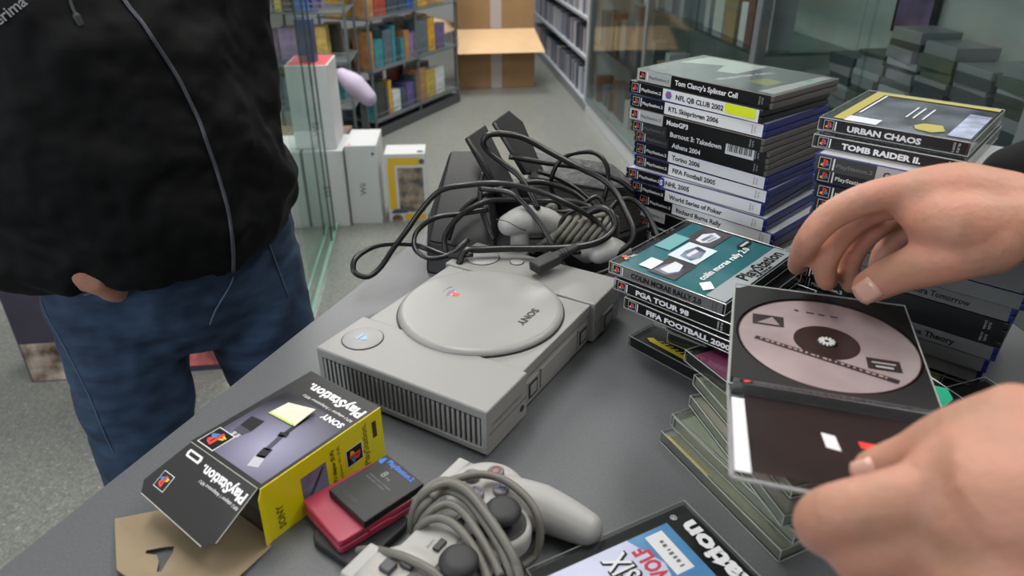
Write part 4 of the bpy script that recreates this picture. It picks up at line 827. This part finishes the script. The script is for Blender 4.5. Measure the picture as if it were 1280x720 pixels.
o = MB().cap_tube([(0,0,0),(14,6,2),(30,10,-4)], [14, 16, 11], 16, .9).build('pad_grip', CGR, None, True); o.rotation_euler = (0,0,0); q = aty(748, 316, 735); o.location = (q.x/1000, q.y/1000, T+max(q.z, 16)/1000); tag(o, 'pale grey rounded grip poking out of the cables beside the teal cover', 'controller')
# ------------------------------------------------------------------ black pedal unit behind the console
PB_ = mat('pedal_black', (27, 27, 29), .5, bump=.1, bscale=500); PBR = mat('pedal_ridged', (33, 32, 32), .5, bump=.8, bscale=60, stretch=(1, 1, 8))
pd = thing('pedal_unit', 'black plastic pedal unit with two upright pedals behind the console', 'pedals', (0,0,0))
def aq(px, py, y): return aty(px, py, y)
def slab(pts, thick, nm, m, bev=2):
    P = [Vector(p) for p in pts]; n = (P[1]-P[0]).cross(P[-1]-P[0]).normalized()*thick; k = len(P)
    return MB().add(P+[p+n for p in P], [tuple(range(k)), tuple(range(2*k-1, k-1, -1))]+[(i,(i+1)%k,k+(i+1)%k,k+i) for i in range(k)]).build(nm, m, pd, bevel=bev, seg=3)
A_ = [on(548,318,0), on(700,345,0)]
# main housing: faceted wedge
fx0 = aq(546, 290, 850).x; 
hb = [(-108, 800), (-20, 765), (120, 800), (205, 870), (160, 985), (-60, 985), (-118, 900)]
MB().prism(hb, 0, 40, [(-104, 806), (-20, 772), (118, 806), (200, 872), (156, 980), (-58, 980), (-114, 902)]).build('base_plate', PB_, pd, bevel=3)
MB().add([(-104,806,40),(-20,772,40),(-10,905,40),(-112,900,40), (-92,850,86),(-34,846,92),(-24,900,128),(-80,900,128)], [(0,1,5,4),(1,2,6,5),(2,3,7,6),(3,0,4,7),(4,5,6,7),(3,2,1,0)]).build('pedal_housing', PB_, pd, bevel=3)
MB().add([(14,812,40),(118,812,40),(190,872,40),(150,972,40),(20,972,40), (24,862,104),(116,850,92),(168,880,84),(140,955,92),(26,955,110)], [(0,1,6,5),(1,2,7,6),(2,3,8,7),(3,4,9,8),(4,0,5,9),(5,6,7,8,9),(4,3,2,1,0)]).build('ridged_housing', PBR, pd, bevel=3)
MB().tube([(24,861,105),(116,849,93),(168,879,85)], 1.2, 5).build('housing_seam', PD, pd)
def pedal(q):       # quad outline in the image with depths
    return slab([aq(*p) for p in q], 9, 'pedal', PB_, 2)
pedal([(582,172,868),(607,155,884),(655,252,850),(628,254,838)])
pedal([(616,152,900),(636,137,912),(654,152,908),(681,215,888),(655,218,876)])
MB().tube([aq(584,174,864), aq(606,205,852), aq(628,252,834)], 3, 6).build('pedal_edge', PB_, pd, True); MB().tube([aq(617,154,896), aq(640,190,884), aq(655,216,872)], 3, 6).build('pedal_edge', PB_, pd, True)
MB().box(-44, 34, 856, 884, 40, 96).build('hinge_block', PB_, pd, bevel=3)
# ------------------------------------------------------------------ cables
BK = mat('cable_black', (15, 15, 17), .38, coat=.12)
def cb(lab, pts, r=3.1, flat=1.0, m=BK, nm='power_cable'):
    P = []
    for px, py, y in pts:
        p = aty(px, py, y)
        if p.z < r+.6: p = on(px, py, r+.6)
        P.append(p)
    return cable(nm, lab, P, r, m, 8, flat, 'black cables tangled behind the console')
cb('flat black cable whose long loop hangs left over the counter edge', [(790,345,720),(752,283,760),(704,252,760),(660,236,765),(624,229,770),(586,231,775),(551,238,775),(527,262,772),(510,286,768),(492,310,760),(475,335,745),(459,346,735),(443,340,735),(444,324,745),(461,311,765),(482,305,775),(513,305,775),(534,311,770),(560,320,745),(590,318,730)], 3.4)
cb('black cable looping low at the left beside the flat one', [(610,262,790),(579,267,790),(545,272,785),(524,286,778),(517.5,300,765),(521,314,750),(538,323,742),(562,318,745),(585,300,770)], 3.0)
cb('black cable making the tall rounded arch over the pedals', [(673,262,770),(652,224,790),(631,206,800),(610,189,805),(604,177,805),(612,168.5,805),(631,167.5,810),(656,173,815),(687,190,815),(725,210,810),(753,224,800),(770,241,785),(781,262,765),(791,286,745),(788,304,735),(770,318,730)], 3.6)
cb('black cable making the small high arch left of the tall stack', [(700,262,830),(689,234,830),(694,210,830),(708,195,830),(729,190,830),(746,192.5,830),(758,206,825),(760,228,820),(753,256,815)], 2.8)
cb('thick black cable running level across the top of the console', [(574,330,725),(582,314,735),(604,312,738),(638,310.5,738),(673,310.5,735),(708,309.5,730),(735.5,306,728),(756,298,730),(768.5,283,740),(763,265,750),(748,260,760),(732,268,765)], 4.2)
cb('black cable dropping from the grey gamepad to the teal cover', [(600,236,790),(634,240,780),(652,252,768),(673,276,755),(687,300,742),(701,326,730),(715,340,720),(735.5,345,714),(752,341,712),(768,334,714)], 3.0)
cb('black cable curving over the left side of the pedal housing', [(558,318,760),(556,297,770),(569,276,780),(586,262,785),(610.5,251.5,790),(638,250,795),(680,251.5,795),(708,251.5,790),(735.5,258,785),(760,276,780)], 3.4)
cb('black cable standing between the pedal housing and the grey gamepad', [(603,216,830),(600,238,815),(602,262,800),(610,284,785),(618,300,775)], 3.0)
cb('black cable running behind the two pedals to the tall stack', [(636,196,860),(683,204,860),(725,210,860),(770,224,860),(793,240,850)], 3.2)
cb('black cable bowing down beside the lower end of the tall stack', [(757,268,780),(774,251,790),(791,250,790),(805,262,780),(815,279,765),(822,296,750)], 3.2)
cb('thin black cable crossing above the cord bundle', [(655,236,810),(690,262,790),(720,262,785),(744,246,790),(756,258,785),(760,280,775),(748,300,765)], 2.6)
cb('black cable wound once around the cord bundle', [(700,300,765),(702,276,775),(722,262,780),(748,262,780),(762,276,775),(756,296,765),(740,312,755),(716,316,752)], 2.8)
cb('black cable running from pedals to the right behind the bundle', [(672,214,850),(700,224,850),(726,240,845),(748,262,830),(766,286,800)], 3.0)
cb('black cable in a wide curve over the pedal housing front', [(560,300,790),(572,270,805),(600,246,815),(640,232,820),(676,228,820),(716,240,815),(742,262,805)], 3.2)
# figure-eight connector
a = on(668, 335, 62); b = on(726, 306, 70)
cn = thing('power_connector', 'black two-pole mains plug of the power cable lying on the console', 'plug', (0,0,0))
d = (b-a).normalized(); s = Vector((-d.y, d.x, 0)).normalized(); u_ = d.cross(s)
MB().obox(a+d*15, d, s, u_, 16, 9, 6).build('plug_head', mat('plug_black', (40, 40, 42), .55), cn, bevel=2.5, seg=3)
for k in (-3.6, 3.6): MB().obox(a+s*k+d*(-1.0), d, s, u_, .6, 2, 2.6).build('pin_hole', PD, cn)
MB().cap_tube([a+d*28, a+d*44, b+d*2], [7, 5.5, 4], 14).build('strain_relief', mat('plug_black', (40, 40, 42), .55), cn, True)
for k in range(5): MB().tube([a+d*(36+k*4.6), a+d*(38+k*4.6)], 6.6-k*.5, 12).build('relief_rib', PB_, cn, True)

# ------------------------------------------------------------------ open case held in the hands
ya = R(-17.0)
hc_ = thing('open_game_case', 'opened game case with a disc in its dark tray, held in both hands', 'game case', (139.3, 373.4, 130), ya)
Wd, D, h = 125, 142, 9
MB().box(0, Wd, 0, D, 0, 6).build('clear_shell', TR, hc_)
tm = MB(); n_ = 48; cx, cy = 64, 71
ring_o = [(cx+61.5*math.cos(2*math.pi*i/n_), cy+61.5*math.sin(2*math.pi*i/n_)) for i in range(n_)]
tray = MB().box(1, Wd-1, 1, D-1, 1, 6.5).build('tray', SMOKE, hc_, bevel=.5)
sq = []
for i in range(n_):
    a = 2*math.pi*i/n_; c_, s_ = math.cos(a), math.sin(a); k = min((62.3)/abs(c_) if abs(c_) > 1e-6 else 1e9, 70/abs(s_) if abs(s_) > 1e-6 else 1e9); sq.append((cx-.8+c_*k, cy+s_*k))
MB().add([(x, y, 9.2) for x, y in sq]+[(x, y, 9.2) for x, y in ring_o]+[(x, y, 6.6) for x, y in ring_o], [(i,(i+1)%n_,n_+(i+1)%n_,n_+i) for i in range(n_)]+[(n_+i,n_+(i+1)%n_,2*n_+(i+1)%n_,2*n_+i) for i in range(n_)]).build('tray_rim', SMOKE, hc_)
rm = MB()
for z in (.3, h+.4):
    for p, q in (((0,0),(Wd,0)), ((Wd,0),(Wd,D)), ((Wd,D),(0,D)), ((0,D),(0,0))): rm.tube([(p[0],p[1],z),(q[0],q[1],z)], .6, 4)
rm.build('edge_rim', RIM, hc_)  # edge highlight of the open case, modelled as pale rods
# disc lying in the tray
dk = thing('game_disc', 'silvery pink game disc lying in the tray of the opened case', 'disc', M=hc_.matrix_basis @ Matrix.Translation((cx/1000, cy/1000, .0072)))
DM = bpy.data.materials.new('disc_label'); DM.use_nodes = True; nt = DM.node_tree; b = nt.nodes['Principled BSDF']
tc = nt.nodes.new('ShaderNodeTexCoord'); nn = nt.nodes.new('ShaderNodeTexNoise'); nn.inputs['Scale'].default_value = 26; rr = nt.nodes.new('ShaderNodeValToRGB'); nt.links.new(tc.outputs['Object'], nn.inputs['Vector']); nt.links.new(nn.outputs[0], rr.inputs[0]); nt.links.new(rr.outputs[0], b.inputs[0])
rr.color_ramp.elements[0].color = lin((146, 126, 126)); rr.color_ramp.elements[1].color = lin((186, 174, 177)); b.inputs['Metallic'].default_value = .3; b.inputs['Roughness'].default_value = .36; b.inputs['Specular IOR Level'].default_value = .3; b.inputs['Anisotropic'].default_value = .6
def annulus(r0, r1, z0, z1, nm, m):
    n = 72; P = [(r*math.cos(2*math.pi*i/n), r*math.sin(2*math.pi*i/n), z) for r, z in ((r0,z0),(r1,z0),(r1,z1),(r0,z1)) for i in range(n)]
    return MB().add(P, [(k*n+i, k*n+(i+1)%n, ((k+1)%4)*n+(i+1)%n, ((k+1)%4)*n+i) for k in range(4) for i in range(n)]).build(nm, m, dk)
annulus(22, 60, 0, 1.2, 'disc_body', DM); annulus(7.5, 22, 0, 1.25, 'disc_hub', mat('disc_hub', (40, 28, 26), .3)); annulus(59.2, 60.1, 0, 1.4, 'disc_edge', mat('disc_edge', (52, 30, 30), .3))
INKD = mat('disc_ink', (44, 36, 38), .4)
Zd = 1.45
patch(dk, 'disc_emblem', INKD, rect(-50, -28, 12, 27), (0,0,Zd)); patch(dk, 'disc_emblem', mat('disc_grey', (150, 136, 134), .3), [(-47,14),(-36,25),(-31,14)], (0,0,Zd+.1)); patch(dk, 'disc_panel', INKD, rect(24, 45, -26, -12), (0,0,Zd)); patch(dk, 'disc_panel_line', LGREY, rect(27, 42, -18, -16.5), (0,0,Zd+.1)); patch(dk, 'disc_panel_line', LGREY, rect(29, 40, -23, -21), (0,0,Zd+.1))
patch(dk, 'disc_stripe', INKD, [(-49,-9),(-47,-5),(42,-35),(40,-40)], (0,0,Zd)); bars(dk, 'disc_lettering', mat('disc_pink', (170, 140, 136), .3), (-45, -8.8, Zd+.1), (89,-30.5,0), (30.5,89,0), 86, 2.4, 22)
bars(dk, 'disc_lettering', INKD, (-20, 40, Zd), (1,-.1,0), (.1,1,0), 34, 2.2, 4)
sp = MB(); 
for i in range(12):
    a = math.pi*i/6; sp.obox((3.6*math.cos(a), 3.6*math.sin(a), 1.8), (math.cos(a), math.sin(a), 0), (-math.sin(a), math.cos(a), 0), (0,0,1), 2.0, .7, .8)
o = sp.build('hub_teeth', mat('hub_white', (214, 214, 212), .4), hc_); o.location = (cx/1000, cy/1000, .0070)
MB().lathe([(7.2, 6.6), (7.2, 8.6), (3, 9.4), (.1, 9.4)], c=(cx, cy), n=24).build('hub', SMOKE, hc_, True)
# lid raised towards the viewer: rotate about the hinge
LM = Matrix.Translation((0, -.001, .006)) @ Matrix.Rotation(R(-18), 4, 'X')
lidp = bpy.data.objects.new('lid', MB().box(0, Wd, -D, 0, 0, 1.2).mesh('lid', clear('lid_clear', (238, 240, 240), .0, .1, 1.25))); COL.objects.link(lidp); lidp.parent = hc_; lidp.matrix_local = LM
INL = mat('inlay_dark', (14, 10, 12), .35, coat=.1, var=.5, vscale=14, c2=(36, 24, 25))
patch(lidp, 'booklet', INL, rect(9, Wd-4, -D+10, -12), (0,0,1.5)); patch(lidp, 'paper_edge', WHITE, rect(1.5, 9, -D+8, -22), (0,0,1.5))
MB().box(2, Wd-2, -11, -1, .5, 8).build('spine_strip', mat('spine_smoky', (70, 70, 72), .25, coat=.6), lidp, bevel=.6)
bars(lidp, 'spine_lettering', DGREY, (22, -8.5, 8.2), (1,0,0), (0,1,0), 84, 5, 20, 4)
patch(lidp, 'emblem_ground', BLACK, rect(6, 14, -10, -3), (0,0,8.2)); patch(lidp, 'emblem_letter', RED, [(8,-9),(10,-9),(13,-5),(12,-3.6),(8.5,-4.4)], (0,0,8.3))
patch(lidp, 'white_sticker', WHITE, [(48,-82),(55,-84),(55,-62),(48,-60)], (0,0,1.8)); patch(lidp, 'red_label', RED, rect(66, 86, -74, -64), (0,0,1.8)); patch(lidp, 'red_label_word', WHITE, rect(74, 84, -72, -67), (0,0,1.95)); patch(lidp, 'red_label_word', DGREY, rect(88, 92, -74, -64), (0,0,1.8))
rl = MB()
for p, q in (((0,0),(Wd,0)), ((Wd,0),(Wd,-D)), ((Wd,-D),(0,-D)), ((0,-D),(0,0))): rl.tube([(p[0],p[1],1),(q[0],q[1],1)], 1.1, 5)
rl.tube([(0,0,1),(0,-D,1)], 1.4, 5); rl.build('lid_rim', mat('lid_rim', (150, 150, 152), .2, coat=.8), lidp)
for y in (-30, -105): MB().box(118, 124, y-8, y, 1.3, 5).build('lid_tab', RIM, lidp)

# ------------------------------------------------------------------ the person holding the case
SKIN = mat('skin', (184, 136, 112), .55, var=.08, vscale=40, bump=.35, bscale=220, sub=.15, c2=(194, 134, 112)); NAIL = mat('fingernail', (212, 166, 148), .3, coat=.3); CLOTH = mat('cloth_black', (9, 10, 11), .8, spec=.2, bump=.5, bscale=30)
def D3(px, py, d): return atd(px, py, d)
seller = thing('person', 'person in black sleeves at the right holding an opened game case', 'person', (815, 600, FL))
m = MB()
# right hand (upper)
wr = D3(1290, 284, 470)
el = Vector((745, 575, 60)); shR = Vector((800, 800, 360)); shL = Vector((800, 390, 360)); 
m.cap_tube([D3(1180, 268, 478), D3(1236, 272, 474), wr, wr.lerp(el, .3), el], [25, 27, 27, 33, 40], 20, .82, (0,0,1))
# palm: wedge between wrist and knuckles
m.cap_tube([D3(1255, 262, 476), D3(1190, 244, 482), D3(1128, 243, 492)], [26, 23, 15], 18, 1.0)
m.cap_tube([D3(1255, 285, 470), D3(1195, 280, 470), D3(1140, 262, 490)], [25, 23, 13], 18)
m.cap_tube([D3(1250, 265, 500), D3(1185, 255, 520), D3(1130, 256, 600)], [24, 20, 12], 18)
m.cap_tube([D3(1134, 240, 490), D3(1085, 248, 496), D3(1036, 272, 506), D3(1008, 305, 520), D3(997, 332, 600)], [13.5, 11.8, 11, 9.8, 8.6], 16)   # index
m.cap_tube([D3(1138, 250, 512), D3(1090, 262, 522), D3(1052, 292, 532), D3(1032, 328, 545), D3(1034, 352, 556)], [13, 11.5, 10.6, 9.6, 8.4], 16)   # middle
m.cap_tube([D3(1150, 262, 600), D3(1104, 276, 544), D3(1072, 306, 552), D3(1060, 336, 560), D3(1064, 356, 566)], [12, 11, 10, 9.2, 8], 16)   # ring
m.cap_tube([D3(1165, 272, 545), D3(1128, 290, 560), D3(1104, 316, 566), D3(1096, 338, 570)], [11, 9.6, 8.6, 7.4], 16)   # little
m.cap_tube([D3(1240, 302, 466), D3(1180, 322, 478), D3(1126, 340, 504), D3(1086, 359, 526)], [22, 18, 14.8, 12.6], 18)   # thumb
m.cap_tube([D3(1200, 292, 472), D3(1165, 290, 482), D3(1150, 278, 490)], [19, 14, 11], 16)
# left hand (lower)
wl = D3(1350, 650, 240); ell = Vector((560, 90, 20))
m.cap_tube([D3(1290, 640, 246), wl, wl.lerp(ell, .35), ell], [31, 29, 33, 42], 20, .85)
m.cap_tube([D3(1320, 600, 250), D3(1250, 580, 258), D3(1175, 592, 264)], [27, 22, 13], 18)
m.cap_tube([D3(1320, 660, 245), D3(1240, 650, 250), D3(1175, 650, 262)], [27, 22, 13], 18)
m.cap_tube([D3(1330, 720, 240), D3(1250, 730, 246), D3(1190, 710, 262)], [24, 20, 12], 18)
m.cap_tube([D3(1185, 612, 262), D3(1105, 630, 268), D3(1032, 646, 280), D3(1032, 668, 300), D3(1080, 668, 318)], [14, 12.5, 11.6, 9.6, 8.2], 16)   # index
m.cap_tube([D3(1190, 652, 262), D3(1130, 676, 268), D3(1074, 694, 280), D3(1080, 700, 300), D3(1120, 700, 316)], [13, 12, 11, 9.4, 8], 16)   # middle
m.cap_tube([D3(1205, 704, 262), D3(1160, 730, 268), D3(1112, 744, 282), D3(1120, 744, 300), D3(1150, 736, 312)], [12, 11, 10, 9, 8], 16)   # ring
m.cap_tube([D3(1230, 748, 262), D3(1196, 776, 270), D3(1160, 786, 282), D3(1170, 786, 298)], [11, 9.6, 8.6, 7.6], 16)   # little
m.cap_tube([D3(1270, 548, 262), D3(1200, 554, 276), D3(1140, 574, 290), D3(1090, 588, 300)], [21, 15, 11, 8.8], 18)   # thumb
# arms, shoulders, neck, head and trunk: one continuous figure
def arm(e, s): m.cap_tube([e, e.lerp(s, .5), s], [40, 46, 56], 18)
arm(el, shR); arm(ell, shL)
U, V = Vector((0, 1, 0)), Vector((1, 0, 0))
def rg(x, z, ru, rv, y=600): return ((x-50, y, z), U*ru, V*rv)
m.loft([rg(870, -180, 165, 110), rg(870, -60, 160, 112), rg(868, 80, 172, 112), rg(866, 220, 195, 118), rg(864, 340, 205, 108), rg(868, 400, 130, 80), rg(868, 430, 62, 60), rg(858, 520, 58, 60)], 28)
m.cap_tube([(818, 600, 540), (800, 600, 600), (796, 600, 655)], [66, 88, 84], 22, .85)
m.cap_tube([(740, 600, 560), (718, 600, 590), (722, 600, 612)], [9, 11, 7], 12)      # nose
for s in (-1, 1): m.cap_tube([(808, 600+s*78, 570), (812, 600+s*82, 600)], [10, 12], 10)  # ears
body = fuse(m, 'body', SKIN, None, 3.0, 5); body.location.z = T
def adopt(o): o.parent = seller; o.matrix_parent_inverse = Matrix.Translation((-seller.location.x, -seller.location.y, -seller.location.z)); return o
adopt(body)
for s in (-1, 1): adopt(MB().lathe([(.1,-7),(5,-5),(7,0),(5,5),(.1,7)], n=14).build('eye', WHITE, None, True)).location = (.726, .600+s*.032, T+.612)
adopt(MB().box(720, 726, 578, 622, 546, 551).build('mouth', mat('lips', (160, 90, 84), .5), None)).location.z = T
hm = MB(); hm.cap_tube([(840, 600, 590), (822, 600, 640), (808, 600, 672)], [74, 88, 74], 20, .9); adopt(fuse(hm, 'hair', mat('hair_brown', (52, 40, 32), .7, bump=.8, bscale=200), None, 5, 3)).location.z = T
# thumb nails
def nail(c, d, n, a, b, nm='fingernail'):
    d, n = Vector(d).normalized(), Vector(n).normalized(); n = (n-d*n.dot(d)).normalized(); s = d.cross(n); P = []
    for i in range(5):
        for j in range(5):
            u, v = (i-2)/2, (j-2)/2; kx = math.sqrt(max(0, 1-.35*v*v)); P.append(Vector(c)+d*(a*u*kx)+s*(b*v)+n*(-1.6*v*v-.4*u*u))
    o = MB().add(P, [(i*5+j, i*5+j+1, (i+1)*5+j+1, (i+1)*5+j) for i in range(4) for j in range(4)]).build(nm, NAIL, None, True); sm = o.modifiers.new('s', 'SOLIDIFY'); sm.thickness = .0006; sm.offset = 0
    o.location.z = T; return adopt(o)
# jacket and trousers
jm = MB()
jm.loft([rg(868, -250, 190, 138), rg(868, -120, 192, 142), rg(866, 60, 196, 138), rg(864, 220, 216, 138), rg(862, 345, 228, 126), rg(866, 408, 150, 98), rg(868, 432, 82, 78)], 28)
cuff = wr.lerp(el, .04) + Vector((18, 26, 30))
jm.cap_tube([D3(1268, 228, 500), D3(1345, 236, 485), wr.lerp(el, .35)+Vector((0, 6, 14)), el, el.lerp(shR, .5), shR], [27, 40, 48, 60, 66, 74], 20)
jm.cap_tube([wl.lerp(ell, .22), wl.lerp(ell, .6), ell, ell.lerp(shL, .5), shL], [40, 48, 60, 66, 74], 20)
adopt(fuse(jm, 'jacket', CLOTH, None, 5, 4)).location.z = T
tm_ = MB()
for s in (-1, 1): tm_.cap_tube([(822, 600+s*90, -230), (830, 600+s*96, -520), (840, 600+s*100, -900)], [96, 74, 54], 20)
adopt(fuse(tm_, 'trousers', mat('trousers_dark', (40, 42, 50), .8), None, 8, 4)).location.z = T
for s in (-1, 1):
    sm_ = MB(); sm_.cap_tube([(850, 600+s*100, -955), (750, 600+s*104, -968)], [44, 34], 16, .8, (0,0,1)); adopt(fuse(sm_, 'shoe', BLACK, None, 5, 3)).location.z = T

# ------------------------------------------------------------------ the customer
JK = mat('jacket_black', (7, 8, 9), .75, spec=.18, bump=.6, bscale=16, stretch=(1, 1, 3.2)); 
def denim():
    m = mat('denim', (28, 47, 74), .8, bump=.5, bscale=26, var=.22, vscale=18, stretch=(1, 1, 2.6), c2=(48, 72, 100)); return m
cu = thing('person', 'customer in a black sports jacket and blue jeans with a hand in his pocket', 'person', (-495, 910, FL))
fa = R(34); fF = Vector((math.sin(fa), -math.cos(fa), 0)); fL = Vector((math.cos(fa), math.sin(fa), 0))   # facing, his left
ctr = Vector((-484, 925, 0))
def cp(l, f, z): return ctr + fL*l + fF*f + Vector((0, 0, z))
def cr(l, f, z, ru, rf): return (cp(l, f, z), fL*ru, fF*rf)
def adc(o): o.parent = cu; o.matrix_parent_inverse = Matrix.Translation((-cu.location.x, -cu.location.y, -cu.location.z)); o.location.z = T; return o
m = MB()
m.loft([cr(0,0,-120,130,90), cr(0,0,0,140,100), cr(-20,10,150,145,110), cr(-42,5,330,150,105), cr(-48,-6,430,140,84), cr(0,-14,500,70,60), cr(0,-4,570,56,58)], 26)
m.cap_tube([cp(0,8,590), cp(0,12,650), cp(0,4,705)], [64, 86, 84], 22, .85)
m.cap_tube([cp(0,88,622), cp(0,106,636)], [8, 11], 10)
for s in (-1, 1):
    m.cap_tube([cp(s*80,-4,620), cp(s*84,-4,650)], [9, 11], 10)
    m.cap_tube([cp(s*86,4,-100), cp(s*106,16,-500), cp(s*110,0,-930)], [62, 42, 34], 18)
# his right hand in the pocket: forearm comes forward from the left edge of the picture
wrist = aty(120, 344, 772); hnd = aty(150, 366, 835); elb = aty(-90, 292, 810); shl = cp(-235, -10, 395); shr = cp(150, -20, 395)
m.cap_tube([elb, wrist.lerp(elb, .4), wrist, hnd], [42, 34, 28, 24], 18, .8)
m.cap_tube([elb, shl], [44, 50], 16)
LA = [aty(322, 270, 925), aty(327, 236, 925), aty(318, 168, 945), aty(292, 60, 985), shr]
m.cap_tube([LA[0]+Vector((-22, 6, -34)), LA[0], LA[1], LA[2], LA[3], shr], [18, 20, 24, 30, 36, 48], 16)
adc(fuse(m, 'body', SKIN, None, 5, 4))
for s in (-1, 1):
    o = adc(MB().lathe([(.1,-7),(5,-5),(7,0),(5,5),(.1,7)], n=14).build('eye', WHITE, None, True)); p = cp(s*32, 90, 660); o.location = (p.x/1000, p.y/1000, p.z/1000+T)
hm = MB(); hm.cap_tube([cp(0,-22,640), cp(0,-10,690), cp(0,4,722)], [78, 86, 70], 20, .9); adc(fuse(hm, 'hair', mat('hair_brown', (52, 40, 32), .7), None, 6, 3))
mo = MB(); a = cp(0, 92, 604); mo.obox(a, fL, fF, (0,0,1), 24, 3, 2.5); adc(mo.build('mouth', mat('lips', (160, 90, 84), .5), None))
# jeans
jm = MB()
jm.loft([cr(0,0,-158,128,84), cr(0,0,-100,164,112), cr(0,0,-40,172,122), cr(0,0,26,172,124)], 26)
for s in (-1, 1):
    jm.cap_tube([cp(s*84,2,-70), cp(s*104,16,-290), cp(s*108,16,-520), cp(s*110,0,-900)], [92, 74, 66, 58], 24)
JN = adc(fuse(jm, 'jeans', denim(), None, 5, 6))
dp = JN.modifiers.new('d', 'DISPLACE'); tx = bpy.data.textures.new('folds', 'CLOUDS'); tx.noise_scale = .07; dp.texture = tx; dp.strength = .014; dp.mid_level = .5; dp.texture_coords = 'GLOBAL'
ST = mat('seam_thread', (86, 104, 124), .7)
def on_leg(s, th, z, r): c = cp(s*98, 12, z); return c + (fL*math.cos(th)+fF*math.sin(th))*r
# jacket
jk = MB()
hem = 2
hz = [(0,42),(40,12),(80,-17),(110,-8),(150,16),(180,26),(270,30),(360,42)]
def hemz(a):
    for (a0, z0), (a1, z1) in zip(hz, hz[1:]):
        if a <= a1: t = (a-a0)/(a1-a0); t = t*t*(3-2*t); return z0+(z1-z0)*t
    return hz[-1][1]
NR = 36; ringA = [cp(-4+176*math.cos(R(k*10)), 14+146*math.sin(R(k*10)), hem+hemz(k*10)) for k in range(NR)]; ringB = [cp(-6+184*math.cos(R(k*10)), 20+160*math.sin(R(k*10)), hem+58+hemz(k*10)*.5) for k in range(NR)]
ringC = [cp(-22+184*math.cos(R(k*10)), 22+160*math.sin(R(k*10)), 150) for k in range(NR)]
jk.add(ringA+ringB+ringC, [(i*NR+k, i*NR+(k+1)%NR, (i+1)*NR+(k+1)%NR, (i+1)*NR+k) for i in range(2) for k in range(NR)]+[tuple(range(NR-1,-1,-1)), tuple(2*NR+k for k in range(NR))])
jk.loft([cr(-21,22,140,182,158), cr(-22,22,150,184,160), cr(-42,14,280,180,142), cr(-48,0,390,182,116), cr(-48,-6,440,150,96), cr(-20,-10,480,84,74)], 30)
cf = aty(84, 332, 768)
jk.cap_tube([cf, cf.lerp(elb, .5), elb, elb.lerp(shl, .5), shl], [36, 46, 60, 66, 74], 22)
jk.cap_tube([LA[0], LA[1], LA[2], LA[3], shr], [30, 35, 41, 48, 66], 22)
JKO = adc(fuse(jk, 'jacket', JK, None, 4.5, 5))
dp = JKO.modifiers.new('d', 'DISPLACE'); tx2 = bpy.data.textures.new('creases', 'CLOUDS'); tx2.noise_scale = .07; dp.texture = tx2; dp.strength = .026; dp.mid_level = .5; dp.texture_coords = 'GLOBAL'
# zip, edge seam, lettering and drawstring follow the front of the jacket
ZP = mat('zip_grey', (74, 76, 84), .4, metal=.3)
def jf(px, py, y): return aty(px, py, y)
# front details are dropped on the finished surface of the jacket along a line of sight, then kept as real geometry
bpy.context.view_layer.update()
dg = bpy.context.evaluated_depsgraph_get()
from mathutils.bvhtree import BVHTree
def tree(o):
    e = o.evaluated_get(dg); me = e.to_mesh(); M = o.matrix_world; t = BVHTree.FromPolygons([M @ v.co for v in me.vertices], [tuple(p.vertices) for p in me.polygons]); e.to_mesh_clear(); return t
tj, tn, tb = tree(JKO), tree(JN), tree(body); EYE = Vector((0, 0, T+CAMH/1000))
def drop(t, px, py, lift=1.5):
    d = ray(px, py).normalized(); h, n, i, _ = t.ray_cast(EYE, d)
    if h is None: return None
    if n.dot(d) > 0: n = -n
    return (h + n*lift/1000 - Vector((0,0,T)))*1000, n
def line(t, pts, r, nm, m, lift=1.5):
    P = smooth_path([Vector((a, b, 0)) for a, b in pts], 5); Q = [drop(t, p.x, p.y, lift) for p in P]; Q = [q[0] for q in Q if q]
    if len(Q) > 2: adc(MB().tube(Q, r, 6).build(nm, m, None, True))
line(tj, [(142,-20),(160,8),(178,30),(192,52),(212,82),(230,112),(248,150),(262,190),(274,225),(284,262),(290,300),(291,338)], 2.4, 'front_zip', ZP)
line(tj, [(86,-10),(90,8),(97,22)], 1.8, 'drawstring', mat('string_dark', (48, 50, 52), .6))
q = drop(tj, 97, 23, 4)
if q: adc(MB().cap_tube([q[0], q[0]+Vector((2,0,-8))], [4, 3.4], 10).build('cord_stop', mat('string_dark', (48, 50, 52), .6), None, True))
a, b = drop(tj, 4, 32, 3), drop(tj, 38, 6, 3)
if a and b:
    x = (b[0]-a[0]); y = (a[1]+b[1]).cross(x).normalized(); o = text(None, 'jacket_lettering', 'erima', 15, mat('lettering_silver', (120, 122, 124), .5), a[0]+a[1]*3, x, y, width=x.length, bold=.02); adc(o)
line(tn, [(292,345),(284,362),(270,385),(262,405)], 1.2, 'fly_seam', ST); line(tn, [(52,372),(58,392),(74,420),(92,455),(112,495),(130,540),(142,565)], 1.1, 'side_seam', ST, .6)
line(tn, [(106,368),(125,362),(142,352),(155,338)], 1.4, 'pocket_seam', ST); line(tn, [(330,290),(345,330),(360,370)], 1.0, 'side_seam', ST)
for s in (-1, 1):
    sm_ = MB(); f0 = cp(s*104, -20, -952); f1 = cp(s*112, 190, -964); sm_.cap_tube([f0, f0.lerp(f1, .5), f1], [46, 46, 36], 18, .8, (0,0,1)); adc(fuse(sm_, 'shoe', mat('shoe_dark', (46, 46, 48), .6), None, 5, 4))
bpy.context.view_layer.update()

for c_, e_, a_, b_ in (((1083, 365), (1106, 350), 10, 8.2), ((1079, 590), (1100, 584), 5.6, 5.0)):
    q0, q1 = drop(tb, *c_, .4), drop(tb, *e_, .4)
    if q0 and q1: nail(q0[0], q0[0]-q1[0], q0[1], a_, b_)
bpy.context.view_layer.update()
